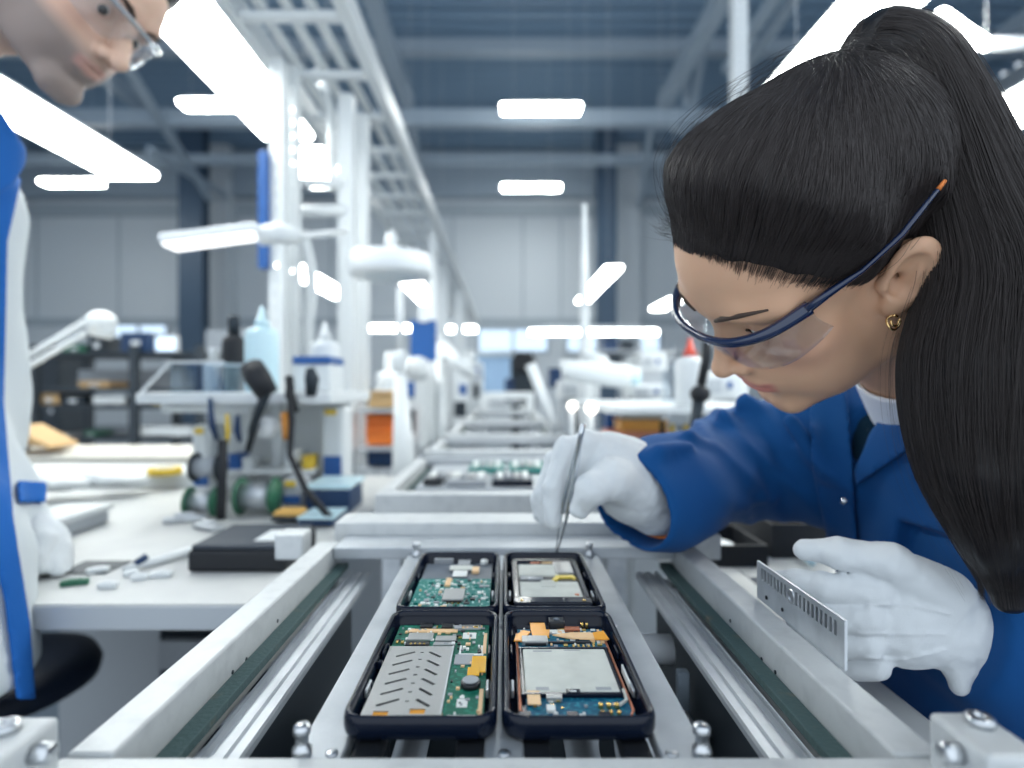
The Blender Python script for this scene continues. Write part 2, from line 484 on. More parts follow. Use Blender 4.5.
def goggles(pose, root, frame_mat, male=False):
    """wrap-around safety glasses: brow bar, lens shield, temples"""
    g = MB()
    half = [(0, .120, .0205), (.022, .118, .021), (.042, .110, .0215), (.059, .092, .0235), (.0685, .064, .0265)]
    full = [(-x, y, z) for x, y, z in half[::-1]]+half[1:]
    def cr(ps, n=6):                                             # smooth through the points
        out = []
        for i in range(len(ps)-1):
            p0, p1, p2, p3 = [V3(ps[max(0, min(len(ps)-1, i+k))]) for k in (-1, 0, 1, 2)]
            for j in range(n):
                t = j/n
                out.append(.5*((2*p1)+(-p0+p2)*t+(2*p0-5*p1+4*p2-p3)*t*t+(-p0+3*p1-3*p2+p3)*t**3))
        out.append(V3(ps[-1])); return out
    bar = cr(full)
    g.tube([pose.w(p) for p in bar], [.0032+.0020*abs(2*i/(len(bar)-1)-1)**2 for i in range(len(bar))], 12)
    fr = g.build('safety_glasses', frame_mat, root)
    # lens shield: hangs from the bar, nose cut in the middle
    vs, fs = [], []; nv = 9; fine = cr(full, 8); nu = len(fine)
    for th in (0, .0016):
        for i, p in enumerate(fine):
            u = abs(2*i/(nu-1)-1)
            depth = .041*(1-.30*max(0, (u-.55)/.45)**2) * (1-.55*math.exp(-(u/.17)**2))
            for j in range(nv):
                v = j/(nv-1)
                q = V3(p)+V3((0, -.010*v*v-.0*u, -depth*v)); n = V3((q[0], max(q[1]-.03, .01), 0)); n /= np.linalg.norm(n)
                vs.append(Vector(pose.w(q-n*th)))
    K = nu*nv
    for i in range(nu-1):
        for j in range(nv-1):
            a = i*nv+j; fs += [(a, a+1, a+nv+1, a+nv), (K+a, K+a+nv, K+a+nv+1, K+a+1)]
    for i in range(nu-1):
        for j in (0, nv-1):
            a = i*nv+j; fs.append((a, a+nv, K+a+nv, K+a))
    for i in (0, nu-1):
        for j in range(nv-1):
            a = i*nv+j; fs.append((a, a+1, K+a+1, K+a))
    l = MB(); l._add(vs, fs, True); l.build('lens', M_clear, fr, merge=False)
    for s in (-1, 1):
        t = MB()
        t.tube([pose.w((s*.0680, .067, .0262)), pose.w((s*.0720, .050, .0285)), pose.w((s*.0805, .028, .0325)), pose.w((s*.0865, .0, .0405)), pose.w((s*.0880, -.030, .0515))],
               [.0058, .0050, .0028, .0034, .0028], 10, flat=.6)
        tm = t.build('temple', frame_mat, fr)
        c = MB(); c.tube([pose.w((s*.0881, -.0305, .0517)), pose.w((s*.0885, -.0365, .0540))], [.0025, .0018], 8, flat=.6)
        c.build('temple_tip', M_orange if not male else frame_mat, fr)
    return fr

def eyes(pose, root, look=(0, 1, 0), big=1.):
    for s in (-1, 1):
        c = V3((s*.0315, .0790, .009)); b = MB(); b.ball(pose.w(c), .0124*pose.k, 20)
        e = b.build('eye', M_eye, root)
        lk = V3(look)/np.linalg.norm(look); p = c+lk*.0105
        ii = MB(); ii.lathe(pose.w(c+lk*.0092), [(.0058*pose.k*big, 0), (.0056*pose.k*big, .0022*pose.k), (.0035*pose.k*big, .0034*pose.k), (.0, .0036*pose.k)], 20, axis=pose.R@lk)
        ii.build('iris', M_iris, e)

# ------------------------------------------------------------------ the woman
PW = Pose([[-0.2791, -0.7561, -0.592], [0.8653, 0.0692, -0.4964], [0.4163, -0.6508, 0.6349]], [0.2463, 0.451, 0.1035], .96)
SKULL = lambda L: smin(ell(L, (0, -.004, .047), (.0735, .097, .078)), ell(L, (0, .044, .042), (.060, .058, .054)), .03)
def woman_body(P):
    d = PW.k*head_sdf(PW.inv(P), False, .0022)
    d = smin(d, cap(P, (.375, .524, .038), (.46, .56, -.07), .050, .052), .02)
    return smin(d, ell(P, (.495, .54, -.18), (.06, .13, .10)), .03)
def place(P3): return Vector(V3(P3)+CW)
woman = sdf_object('person', wf(woman_body), (.06, .34, CAMZ-.34), (.60, .72, CAMZ+.26), .0019, M_skin_w, None, 1,
                   colf=lambda v: head_colours(PW.inv(v-CW)))
tag(woman, 'woman in a blue coat and safety glasses with a long ponytail, bending over the phones', 'person')
eyes(PW, woman, (0, .75, -.66))
gw = goggles(PW, woman, M_frame)
gw['label'] = 'navy framed clear safety glasses'
# eyebrows
for s in (-1, 1):
    b = MB(); pts = [(s*x, y, z) for x, y, z in ((.0125, .1005, .0285), (.024, .1005, .0335), (.037, .094, .0365), (.049, .0795, .0335))]
    L = V3(pts)
    # push on to the skin
    for _ in range(12):
        dd = head_sdf(L, False, .002); e = 1e-4
        gr = np.stack([(head_sdf(L+e*np.eye(3)[k], False, .002)-dd)/e for k in range(3)], 1)
        L = L-(dd-.0002)[:, None]*gr
    b.tube([Vector(PW.w(p)) for p in L], [.0017, .0026, .0021, .0008], 10, flat=.9)
    b.build('eyebrow', M_brow, woman)
# eyelashes along the lowered lids
for s in (-1, 1):
    b = MB(); L = V3([(s*(.0315+.0122*math.cos(a)), .090-.004*abs(math.cos(a)), .0075-.0018*math.sin(a)) for a in np.linspace(0, PI, 9)])
    for _ in range(10):
        dd = head_sdf(L, False, .002); e = 1e-4
        gr = np.stack([(head_sdf(L+e*np.eye(3)[k], False, .002)-dd)/e for k in range(3)], 1)
        L = L-(dd-.0006)[:, None]*gr
    b.tube([Vector(PW.w(p)) for p in L], [.0005, .0009, .0011, .0012, .0012, .0012, .0011, .0009, .0005], 8); b.build('eyelash', M_hair, woman)
# hair: cap pulled back to the crown
BUN = V3((0, -.066, .122))                                       # where the tail is tied, head frame
def zline(y, x=None): return np.interp(y, [-.2, -.045, -.034, -.012, .012, .022, .036, .054, .072, .088, .12], [-.060, -.055, .0, .022, .002, .012, .029, .048, .068, .084, .092])
def hair_thick(m, y):
    x = np.clip(m/.085, 0, 1); x = x*x*(3-2*x)
    return x*(.0115+.0135*np.clip((y+.02)/.06, 0, 1))+.05*np.minimum(m, 0)+.0012*np.clip(m/.004, 0, 1)
def cap_field(L):
    m = L[:, 2]-zline(L[:, 1])+.0013*np.sin(L[:, 0]*160+L[:, 1]*90)+.0010*np.sin(L[:, 1]*330+L[:, 0]*200)
    v = L-BUN; rad = np.linalg.norm(v, axis=1)
    th = hair_thick(m, L[:, 1])+.004*np.exp(-(rad/.030)**2)
    a = np.arctan2(v[:, 0], v[:, 1]+.3*v[:, 2])
    th = th+.0003*np.sin(a*70+3*np.sin(rad*60))*np.clip(m/.03, 0, 1)
    return SKULL(L)-th, m
def cap_hair(P):
    d, m = cap_field(PW.inv(P))
    return PW.k*smax(d, -m-.006, .006)
hair = sdf_object('hair', wf(cap_hair), (.06, .28, CAMZ-.05), (.42, .60, CAMZ+.28), .0018, M_hair, woman, 1)
hair['label'] = 'dark brown hair combed tight to the crown'
rng = np.random.default_rng(5)
def to_surface(L, off):
    for _ in range(5):
        d = SKULL(L); e = 1e-4
        gr = np.stack([(SKULL(L+e*np.eye(3)[k])-d)/e for k in range(3)], 1)
        L = L-(d-off)[:, None]*gr*.9
    return L
def cap_strands(n, seed, lift=0.):
    r = np.random.default_rng(seed); S = []
    u = r.normal(size=(n*6, 3)); u /= np.linalg.norm(u, axis=1)[:, None]
    L = u*V3((.075, .1, .08))+V3((0, .01, .045)); L = to_surface(L, .006)
    m = L[:, 2]-zline(L[:, 1])
    near = L[(m > -.001) & (m < .010)][:n//3]; L = np.concatenate([near, L[(m > -.001)][:n]])
    T = np.linspace(0, 1, 12)
    K = np.stack([L+(BUN-L)*t for t in T], 1)                    # straight run, then pushed out to the cap
    sh = K.shape; flat = to_surface(K.reshape(-1, 3), .0).reshape(sh)
    ht = hair_thick(flat[..., 2]-zline(flat[..., 1]), flat[..., 1])
    vv = flat-BUN; rad = np.linalg.norm(vv, axis=-1)
    off = .0007+r.normal(0, .0004, sh[:2])+lift*r.random(sh[:1])[:, None]*np.sin(T*PI)[None]
    out = to_surface(flat.reshape(-1, 3), ht.reshape(-1)+.002); off = off.reshape(-1)
    for _ in range(6):                                           # settle on the hair itself
        d = cap_field(out)[0]; e = 2e-4
        gr = np.stack([(cap_field(out+e*np.eye(3)[k])[0]-d)/e for k in range(3)], 1); n2 = np.maximum((gr**2).sum(1), .3)
        out = out-((d-off)/n2*.8)[:, None]*gr
    out = out.reshape(sh)
    return [PW.w(x) for x in out]
hair_object('hair_strands', cap_strands(7500, 3), .00020, M_hairs, hair)
hair_object('stray_hairs', cap_strands(140, 8, .018), .00010, M_hairs, hair)
# fine wisps along the hairline in front of the ear
W_ = []
for i in range(2200):
    s = -1 if i % 3 else 1; y0 = rng.uniform(.004, .090)
    a = V3((s*.062*min(1, (1.02-y0/.093)*1.6+.0), y0, float(zline(y0))-abs(rng.normal(0, .0030))*(1 if y0 < .07 else .7)))
    b = a+(BUN-a)*rng.uniform(.25, .5); pts = np.stack([a+(b-a)*t for t in np.linspace(0, 1, 9)])
    W_.append(PW.w(to_surface(pts, .0006+np.maximum(hair_thick(pts[:, 2]-zline(pts[:, 1]), pts[:, 1]), 0))))
for i in range(160):
    s = -1 if i % 3 else 1
    y0 = rng.uniform(.03, .088); a = V3((s*.06, y0, float(zline(y0))+rng.uniform(-.002, .006)))
    b = a+V3((0, -rng.uniform(.018, .05), -rng.uniform(.004, .022)))
    pts = np.stack([a+(b-a)*t+V3((0, 0, .006*math.sin(t*PI)*rng.normal())) for t in np.linspace(0, 1, 8)])
    W_.append(PW.w(to_surface(pts, .0018)))
for i in range(320):                                             # baby hair standing up at the forehead
    x0 = rng.uniform(-.05, .05); a = to_surface(V3([(x0, .09, .088+rng.uniform(0, .05))]), .006)[0]
    n = a-V3((0, .0, .04)); n /= np.linalg.norm(n); side = rng.normal(0, .5, 3)
    ln = rng.uniform(.008, .024)
    W_.append(PW.w(np.stack([a+ln*(t*n*.8+t*t*(side*.6+V3((0, -.5, .3)))) for t in np.linspace(0, 1, 7)])))
hair_object('wisps', W_, .00007, M_hairs, hair)
# the ponytail: rises from the crown, arches over and hangs past the ear
TAIL = [(852, 76, .440, .014), (862, 58, .430, .0165), (882, 38, .418, .0180), (917, 55, .405, .0225), (945, 110, .392, .0265), (972, 190, .384, .0325),
        (996, 275, .380, .0420), (988, 370, .380, .0490), (990, 460, .380, .0430), (1000, 530, .382, .0290), (1010, 598, .386, .0120)]
TC = np.array([Q(*t[:3]) for t in TAIL]); TR = np.array([t[3] for t in TAIL])
def tail_core(P):
    d = chain(P, TC, TR*.88, .012)
    x = fold_noise(P*V3((1, 1, .12)), 260)
    return d+.0008*x
tail = sdf_object('ponytail', wf(tail_core), (.22, .33, CAMZ-.20), (.46, .52, CAMZ+.32), .0024, M_hair, woman, 1)
tail['label'] = 'long straight dark ponytail'
def catmull(C, n):
    out = []; m = len(C)
    for t in np.linspace(0, m-1-1e-6, n):
        i = int(t); f = t-i
        p0, p1, p2, p3 = [C[max(0, min(m-1, i+k))] for k in (-1, 0, 1, 2)]
        out.append(.5*((2*p1)+(-p0+p2)*f+(2*p0-5*p1+4*p2-p3)*f*f+(-p0+3*p1-3*p2+p3)*f**3))
    return np.array(out)
def tail_strands(n, seed, lo=.86, hi=1.03, wild=0.):
    r = np.random.default_rng(seed); NP = 30
    C = catmull(TC, NP); Rr = catmull(TR[:, None], NP)[:, 0]
    T = np.gradient(C, axis=0); T /= np.linalg.norm(T, axis=1)[:, None]
    Nn = np.cross(T, V3((0, 1, 0))); Nn /= np.linalg.norm(Nn, axis=1)[:, None]; B = np.cross(T, Nn)
    S = []
    for i in range(n):
        a = r.uniform(0, 2*PI); q = r.uniform(lo, hi); drift = r.normal(0, .35); e = r.integers(NP-9, NP+1)
        k = np.arange(NP)/(NP-1)
        ang = a+drift*k+.05*np.sin(k*9+a*7); rad = Rr*q+wild*k*k*r.random()
        low = np.maximum(k-.75, 0)*4
        rad = np.maximum(rad, .020*low*(q-.2))                   # the ends stay ragged, not pinched
        p = C+Nn*(np.cos(ang)*rad)[:, None]+B*(np.sin(ang)*rad)[:, None]
        S.append((p+CW)[:max(e, 12)])
    return S
hair_object('tail_strands', tail_strands(4200, 11)+tail_strands(500, 12, .3, 1.0), .00024, M_hairs, tail)
hair_object('loose_strands', tail_strands(120, 13, .98, 1.12, .014), .00011, M_hairs, tail)
hb = MB(); hb.tube([place(TC[0]+(TC[1]-TC[0])*.25), place(TC[0]+(TC[1]-TC[0])*.8)], [.0158, .0168], 20)
hb.build('hair_tie', M_navy, woman)
# earring: small gold loop under the lobe
er = MB(); c0 = PW.w((EAR0+V3((.0065, .0060, -.0370))@ROT_EAR.T)*V3((-1, 1, 1))); cc = Vector(c0)
er.tube([cc+Vector((.0045*math.cos(a), -.001*math.sin(a*2), .0050*math.sin(a))) for a in np.linspace(.3*PI, 2.2*PI, 18)], .0009, 8)
er.tube([cc+Vector((.0026*math.cos(a), -.0015, .0030*math.sin(a)+.0006)) for a in np.linspace(.9*PI, 2.1*PI, 14)], .0008, 8)
er.ball(cc+Vector((.0, -.001, .0050)), .0014, 10)
er.build('earring', M_gold, woman)

# coat
def sleeve(P, pts, rs): return chain(P, pts, rs, .03)
RS = [Q(632, 500, .555), Q(665, 492, .585), Q(742, 462, .69), Q(835, 452, .66), V3((.46, .60, -.07))]
RSr = [.049, .051, .062, .080, .088]
LSv = [Q(968, 630, .440), Q(1010, 640, .438), V3((.50, .42, -.21)), V3((.53, .41, -.10))]
LSr = [.034, .050, .064, .085]
FOLDS = [((752, 412, .655), (806, 486, .63), .010), ((722, 418, .64), (768, 470, .63), .008), ((690, 436, .57), (730, 470, .60), .008),
         ((660, 452, .535), (690, 445, .55), .006), ((742, 404, .66), (790, 420, .65), .012), ((762, 450, .62), (772, 496, .62), .008),
         ((676, 470, .545), (722, 476, .585), .006), ((700, 505, .56), (760, 500, .61), .006), ((790, 420, .60), (826, 470, .585), .010)]
def coat_raw(P):
    t = ell(P, (.475, .515, -.185), (.130, .195, .165))
    t = smin(t, ell(P, (.468, .515, -.46), (.135, .185, .34)), .06)
    t = smin(t, ell(P, (.435, .545, -.065), (.085, .11, .055)), .05)
    a = sleeve(P, RS, RSr)
    for q0, q1, r in FOLDS: a = smin(a, cap(P, Q(*q0), Q(*q1), r+.0005, r*.6), .010)
    wq = P-Q(735, 458, .66); u = .70*P[:, 0]+.62*P[:, 2]-.15*P[:, 1]
    a = a-.0042*(1-2*np.abs(np.sin(u*105+1.1*fold_noise(P, 26, .7))))*np.exp(-(wq**2).sum(1)/.105**2)
    t = smin(t, a, .03)
    b = sleeve(P, LSv, LSr)
    t = smin(t, b, .03)
    return t+.0022*fold_noise(P, 34)+.0011*fold_noise(P, 80, 2.)
def unit(v): return v/np.linalg.norm(v)
rdir = unit(RS[0]-RS[1]); ldir = unit(LSv[0]-LSv[1])
rdir = unit(rdir+V3((.0, 0, -.16)))
VPOLY = [(850, 352), (905, 340), (898, 372), (868, 436), (856, 470), (850, 440)]
def coat(P):
    d = coat_raw(P)
    # cuffs are open tubes
    d = smax(d, np.where(P[:, 0] < .25, (P-RS[0])@rdir-.004, -1), .003)
    d = smax(d, -(chain(P, [RS[0]+rdir*.05, RS[1]], [.0455, .041], 0)), .003)
    d = smax(d, np.where((P[:, 2] < -.12) & (P[:, 0] > .30) & (P[:, 1] < .52) & (P[:, 2] > -.28), (P-LSv[0])@ldir-.004, -1), .003)
    # neck opening and the V between the lapels
    y_ = np.maximum(P[:, 1], .05); pj = np.stack([VPX+FPX*P[:, 0]/y_, VPY-FPX*P[:, 2]/y_], 1)
    vv = smax(poly2d(pj, VPOLY)*y_/FPX, -(coat_raw(P)+.012), .002)
    d = smax(d, -np.where(P[:, 1] < .58, vv, 1), .002)
    n0 = Q(905, 385, .50)
    d = smax(d, -cap(P, n0-V3((.03, -.0, -.05)), n0+V3((.05, .03, -.02)), .056, .050), .008)
    return d
lc = sdf_object('lab_coat', wf(coat), (.06, .24, CAMZ-.80), (.68, .83, CAMZ+.06), .0036, M_blue, woman, 2)
lc['label'] = 'blue work coat'
HI = .0028
def cloth(name, poly, m, off, t, par, lo, hi, base=None): return sdf_object(name, wf(panel(base or coat_raw, poly, off, t)), lo, hi, HI, m, par, 1, largest=True)
BOX = ((.25, .36, CAMZ-.42), (.48, .66, CAMZ+.05))
cloth('waistcoat_front', [(838, 372), (868, 352), (874, 400), (876, 440), (860, 486), (838, 476)], M_navy, -.0075, .002, lc, *BOX)
cloth('placket', [(808, 372), (846, 368), (853, 470), (858, 560), (866, 640), (842, 640), (832, 560), (818, 500), (812, 470)], M_blue, .0026, .0026, lc, *BOX)
cloth('lapel', [(899, 364), (930, 356), (935, 430), (906, 452), (856, 486), (854, 470), (868, 438), (890, 396)], M_blue, .0035, .0028, lc, *BOX)
bt = MB(); bt.ball(place(Q(844, 501, .545)), .0035, 12); bt.build('button', M_metal_bright, lc)
# shirt: collar band round the neck and the strip that shows in the V
def collar(P):
    a0, b0 = V3((.365, .515, .05)), V3((.455, .565, -.06)); ax = unit(b0-a0); h = (P-a0)@ax
    return smax(np.abs(cap(P, a0, b0, .058, .066))-.0022, np.abs(h-.055)-.026, .002)
sdf_object('shirt_collar', wf(collar), (.26, .40, CAMZ-.12), (.54, .66, CAMZ+.10), .0024, M_white_cloth, woman, 1)
cloth('shirt_front', [(864, 354), (912, 346), (914, 380), (890, 420), (876, 440), (870, 404)], M_white_cloth, -.0040, .002, woman, *BOX)
# gloves
def rhand(P):
    w = chain(P, [Q(655, 505, .575), Q(632, 486, .562), Q(606, 464, .562)], [.030, .032, .021], .015)
    w = smin(w, ell(P, Q(617, 462, .562), (.036, .030, .026)), .018)
    fs = [[(612, 447, .552, .0128), (587, 443, .546, .0118), (571, 478, .547, .0106), (563, 505, .547, .0084)],
          [(606, 448, .560, .0128), (567, 449, .548, .0118), (554, 488, .543, .0105), (553, 521, .541, .0080)],
          [(602, 456, .580, .0122), (556, 462, .570, .0112), (544, 494, .564, .0100), (546, 519, .562, .0078)],
          [(602, 466, .598, .0112), (551, 480, .592, .0102), (540, 500, .585, .0090), (540, 515, .582, .0072)]]
    f = None
    for c in fs:
        e = chain(P, [Q(*q[:3]) for q in c], [q[3] for q in c], .004)
        f = e if f is None else smin(f, e, .0025)
    w = smin(w, f, .010)
    th = chain(P, [Q(*q[:3]) for q in [(640, 490, .548, .020), (612, 480, .524, .0185), (592, 489, .514, .0138), (580, 508, .520, .0098)]], [.020, .0185, .0140, .0098], .006)
    w = smin(w, th, .009)
    return w+.0006*fold_noise(P, 230)+.0005*fold_noise(P, 420, 1.)
def rhand_cut(P): return smax(rhand(P), -(P-Q(657, 508, .578))@rdir-.002, .002)
rg = sdf_object('glove', wf(rhand_cut), (.015, .47, CAMZ-.15), (.17, .66, CAMZ-.02), .0013, M_glove, woman, 1)
rg['label'] = 'white cotton glove holding the tweezers'
ct = MB(); A = place(Q(655, 506, .577)); ax = Vector(-rdir)
u_ = ax.orthogonal().normalized(); v2 = ax.cross(u_)
ct.tube([A-ax*.005+(u_*math.cos(a)+v2*math.sin(a))*.0305 for a in np.linspace(0, 2*PI, 30)], .0022, 8, cap=False)
ct.build('glove_trim', M_orange, rg)

def lhand(P):
    R_ = None
    w = ell(P, Q(912, 616, .436), (.040, .018, .039))
    w = smin(w, cap(P, Q(905, 618, .438), Q(985, 628, .45), .022, .026), .02)
    fs = [[(874, 591, .430, .0118), (824, 587, .440, .0106), (798, 583, .452, .0095), (781, 580, .462, .0076)],
          [(866, 618, .428, .0122), (818, 617, .442, .0110), (796, 609, .458, .0096), (786, 600, .470, .0078)],
          [(866, 643, .430, .0118), (824, 644, .444, .0106), (804, 634, .460, .0094), (796, 624, .470, .0076)],
          [(874, 665, .434, .0112), (838, 666, .448, .0100), (820, 656, .460, .0088), (812, 648, .470, .0070)]]
    f = None
    for c in fs:
        e = chain(P, [Q(*q[:3]) for q in c], [q[3] for q in c], .004)
        f = e if f is None else smin(f, e, .0018)
    w = smin(w, f, .007)
    th = chain(P, [Q(944, 594, .427), Q(890, 562, .424), Q(840, 553, .438), Q(804, 549, .452)], [.019, .0132, .0108, .0078], .006)
    w = smin(w, th, .007)
    # gathered cuff
    q = cap(P, Q(938, 620, .442), Q(964, 628, .444), .027, .035)
    w = smin(w, smax(q, -((P-Q(972, 640, .44))@V3((-1, 0, .25))), .002), .010)
    w = smin(w, smax(ell(P, Q(960, 668, .428), (.010, .008, .020)), -((P-Q(974, 668, .43))@V3((-1, 0, .3))), .002), .008)
    # raised seams on the back of the hand
    for c in ([(868, 606, .412), (905, 604, .4145), (950, 614, .412)], [(858, 634, .414), (900, 634, .4145), (945, 634, .412)], [(866, 658, .420), (905, 660, .4185), (946, 650, .412)]):
        dd = None
        pj = np.stack([VPX+FPX*P[:, 0]/P[:, 1], VPY-FPX*P[:, 2]/P[:, 1]], 1)
        for i in range(2):
            a, b = V3(c[i][:2]), V3(c[i+1][:2]); e = b-a; t = np.clip(((pj-a)@e)/(e@e), 0, 1)
            g = np.linalg.norm(pj-a-t[:, None]*e, axis=1)
            dd = g if dd is None else np.minimum(dd, g)
        w = w-.0013*np.exp(-(dd/1.9)**2)*(P[:, 1] < .437)
    return w+.0007*fold_noise(P, 170)+.0005*fold_noise(P, 400, 1.)
lg = sdf_object('glove', wf(lhand), (.19, .38, CAMZ-.26), (.40, .50, CAMZ-.10), .0013, M_glove, woman, 1)
lg['label'] = 'white cotton glove with raised back seams'

wt = sdf_object('trousers', wf(lambda P: smin(cap(P, (.46, .44, -.70), (.43, .42, -1.07), .10, .065), cap(P, (.47, .62, -.70), (.45, .62, -1.07), .10, .065), .02)+.003*fold_noise(P, 30)),
                (.30, .30, CAMZ-1.145), (.64, .78, CAMZ-.56), .009, M_navy, woman, 1)
for y_ in (.42, .62):
    sdf_object('shoe', wf(lambda P, y_=y_: smax(smin(ell(P, (.40, y_, -1.11), (.115, .045, .05)), ell(P, (.46, y_, -1.095), (.055, .042, .055)), .03), -(P[:, 2]+1.146), .004)),
               (.26, y_-.07, CAMZ-1.16), (.54, y_+.07, CAMZ-1.02), .006, mat('white_shoe', (.6, .62, .63), .5), woman, 1)

# ------------------------------------------------------------------ the man
PM = Pose([[0.0273, 0.7816, 0.6232], [-0.9948, -0.0397, 0.0933], [0.0977, -0.6226, 0.7764]], [-0.5979, 0.7897, 0.5367], 1.04)
def man_body(P):
    d = PM.k*head_sdf(PM.inv(P), True, .0062)
    e = PM.to((0, -.12, -.11))
    d = smin(d, cap(P, e, (-.90, .85, .22), .060, .08), .03)
    return smin(d, ell(P, (-.93, .86, .08), (.13, .17, .14)), .05)
man = sdf_object('person', wf(man_body), (-1.12, .60, CAMZ-.12), (-.42, 1.08, CAMZ+.72), .0026, M_skin_m, None, 1,
                 colf=lambda v: head_colours(PM.inv(v-CW), True))
tag(man, 'man in a white and blue coat leaning in, unshaven, wearing clear safety glasses', 'person')
eyes(PM, man, (.25, .9, -.25), 1.18)
M_clearframe = mat('smoky_clear_plastic', (.55, .58, .62), .1, trans=.6, coat=.5)
gm = goggles(PM, man, M_clearframe, True); gm['label'] = 'clear safety glasses'
for s in (-1, 1):
    b = MB(); L = V3([(s*x, y, z) for x, y, z in ((.0125, .1005, .0285), (.024, .1005, .0325), (.037, .094, .0345), (.050, .079, .0315))])
    for _ in range(12):
        dd = head_sdf(L, True, .002); e = 1e-4
        gr = np.stack([(head_sdf(L+e*np.eye(3)[k], True, .002)-dd)/e for k in range(3)], 1)
        L = L-(dd-.0006)[:, None]*gr
    b.tube([Vector(PM.w(p)) for p in L], [.0036, .0044, .0036, .0014], 10, flat=.5); b.build('eyebrow', M_brow, man)
def zline_m(y): return np.interp(y, [-.2, -.045, -.034, -.012, .010, .020, .040, .062, .080, .12], [-.070, -.065, .0, .022, -.005, .025, .048, .062, .078, .085])
def man_hair(P):
    L = PM.inv(P); m = L[:, 2]-zline_m(L[:, 1])
    th = .014*np.clip(m/.03, -.4, 1)+.010*np.clip((L[:, 2]-.08)/.04, 0, 1)
    return PM.k*smax(SKULL(L)-th-.0015*fold_noise(L, 170), -m-.004, .005)
hm = sdf_object('hair', wf(man_hair), (-.80, .62, CAMZ+.44), (-.36, 1.02, CAMZ+.78), .0030, M_hairm, man, 1)
def man_coat(P):
    t = smin(ell(P, (-.960, .87, -.02), (.190, .19, .30)), cap(P, (-.890, .86, .255), (-.955, .86, -.1), .145, .160), .05)
    t = smin(t, chain(P, [(-.95, .86, -.05), (-.672, .62, -.22), (-.642, .595, -.40)], [.165, .128, .142], .04), .05)
    a = chain(P, [V3((-.92, .74, .10)), Q(-85, 400, .80), Q(-14, 490, .815), Q(18, 520, .80)], [.085, .064, .046, .037], .03)
    t = smin(t, a, .03)
    return t+.0040*fold_noise(P, 22)+.002*fold_noise(P, 55, 1.)
def man_coat_cut(P):
    d = smax(man_coat(P), -(P[:, 2]+.322), .004)
    return smax(d, -cap(P, PM.to((0, -.12, -.10)), (-.92, .86, .14), .066, .075), .01)
mc = sdf_object('lab_coat', wf(man_coat_cut), (-1.20, .38, CAMZ-.50), (-.42, 1.12, CAMZ+.40), .0045, M_coatwhite, man, 2)
mc['label'] = 'white work coat with blue front edges'
M_blue2 = mat('bright_blue_cloth', (.016, .12, .42), .8, bump=(1500, .12), spec=.2)
MBX = ((-1.05, .40, CAMZ-.50), (-.42, 1.02, CAMZ+.36))
HI = .0042
cloth('blue_edge', [(-60, 150), (22, 178), (8, 240), (4, 400), (14, 520), (30, 620), (36, 700), (16, 700), (4, 600), (-20, 500), (-60, 400)], M_blue2, .003, .004, mc, *MBX, base=man_coat)
cloth('pocket_flap', [(17, 480), (47, 482), (46, 503), (18, 503)], M_blue2, .004, .004, mc, *MBX, base=man_coat)
def mcollar(P):
    a0 = PM.to((0, -.10, -.095)); b0 = V3((-.86, .85, .17))
    ax = unit(b0-a0); r = cap(P, a0, b0, .074, .115); h = (P-a0)@ax
    return smax(np.abs(r)-.004, poly2d(np.stack([VPX+FPX*P[:, 0]/P[:, 1], VPY-FPX*P[:, 2]/P[:, 1]], 1), [(-150, 20), (0, 108), (31, 156), (12, 186), (-150, 290)])*P[:, 1]/FPX, .004)
sdf_object('collar', wf(mcollar), (-1.2, .60, CAMZ+.1), (-.52, 1.1, CAMZ+.60), .0036, M_blue2, man, 1)
tr = sdf_object('trousers', wf(lambda P: smin(cap(P, (-.70, .58, -.33), (-.80, .55, -1.05), .10, .075), cap(P, (-.86, .72, -.33), (-1.02, .70, -1.05), .11, .075), .03)+.004*fold_noise(P, 30)),
                (-1.20, .40, CAMZ-1.145), (-.50, 1.0, CAMZ-.15), .009, mat('black_cloth', (.008, .009, .012), .9, spec=.1), man, 1)
def mhand(P):
    w = chain(P, [Q(24, 522, .80), Q(42, 544, .79), Q(52, 553, .785)], [.028, .029, .023], .015)
    f = None
    for c in ([(46, 551, .775, .012), (54, 564, .765, .011), (58, 573, .757, .0085)], [(50, 552, .785, .012), (60, 564, .775, .011), (64, 572, .770, .0085)],
              [(54, 551, .797, .0115), (63, 561, .790, .010), (67, 568, .785, .0080)], [(54, 549, .810, .0105), (63, 558, .802, .0095), (67, 564, .798, .0075)],
              [(42, 540, .765, .014), (38, 556, .752, .0115), (42, 568, .748, .0085)]):
        e = chain(P, [Q(*q[:3]) for q in c], [q[3] for q in c], .004); f = e if f is None else smin(f, e, .003)
    return smax(smin(w, f, .010)+.0006*fold_noise(P, 200), -(P[:, 2]+.2470), .001)
sdf_object('glove', wf(mhand), (-.74, .70, CAMZ-.30), (-.53, .90, CAMZ-.12), .0022, M_glove, man, 1)
# ------------------------------------------------------------------ assembly line in the foreground
def Z(r): return CAMZ+r
M_rail = mat('light_grey_paint', (.55, .57, .575), .45, .25, noise=(60, (.45, .47, .48), .5, .8), bump=(220, .08))
M_alu = mat('brushed_aluminium', (.50, .53, .56), .46, .6, noise=(25, (.40, .43, .46), .4, .7), bump=(400, .06))
M_alud = mat('dull_aluminium', (.55, .58, .61), .38, .75, noise=(40, (.42, .45, .48), .4, .7))
M_belt = mat('worn_green_belt', (.045, .085, .085), .6, noise=(45, (.13, .11, .075), .6, .75), bump=(300, .3))
M_black = mat('matt_black', (.008, .010, .014), .6)
M_dark = mat('dark_machine_metal', (.03, .04, .05), .45, .6)
M_steel = mat('zinc_steel', (.6, .62, .64), .3, 1.)
M_pipe = mat('white_plastic_pipe', (.7, .74, .78), .3)
M_blueg = mat('grey_blue_paint', (.22, .27, .32), .45)

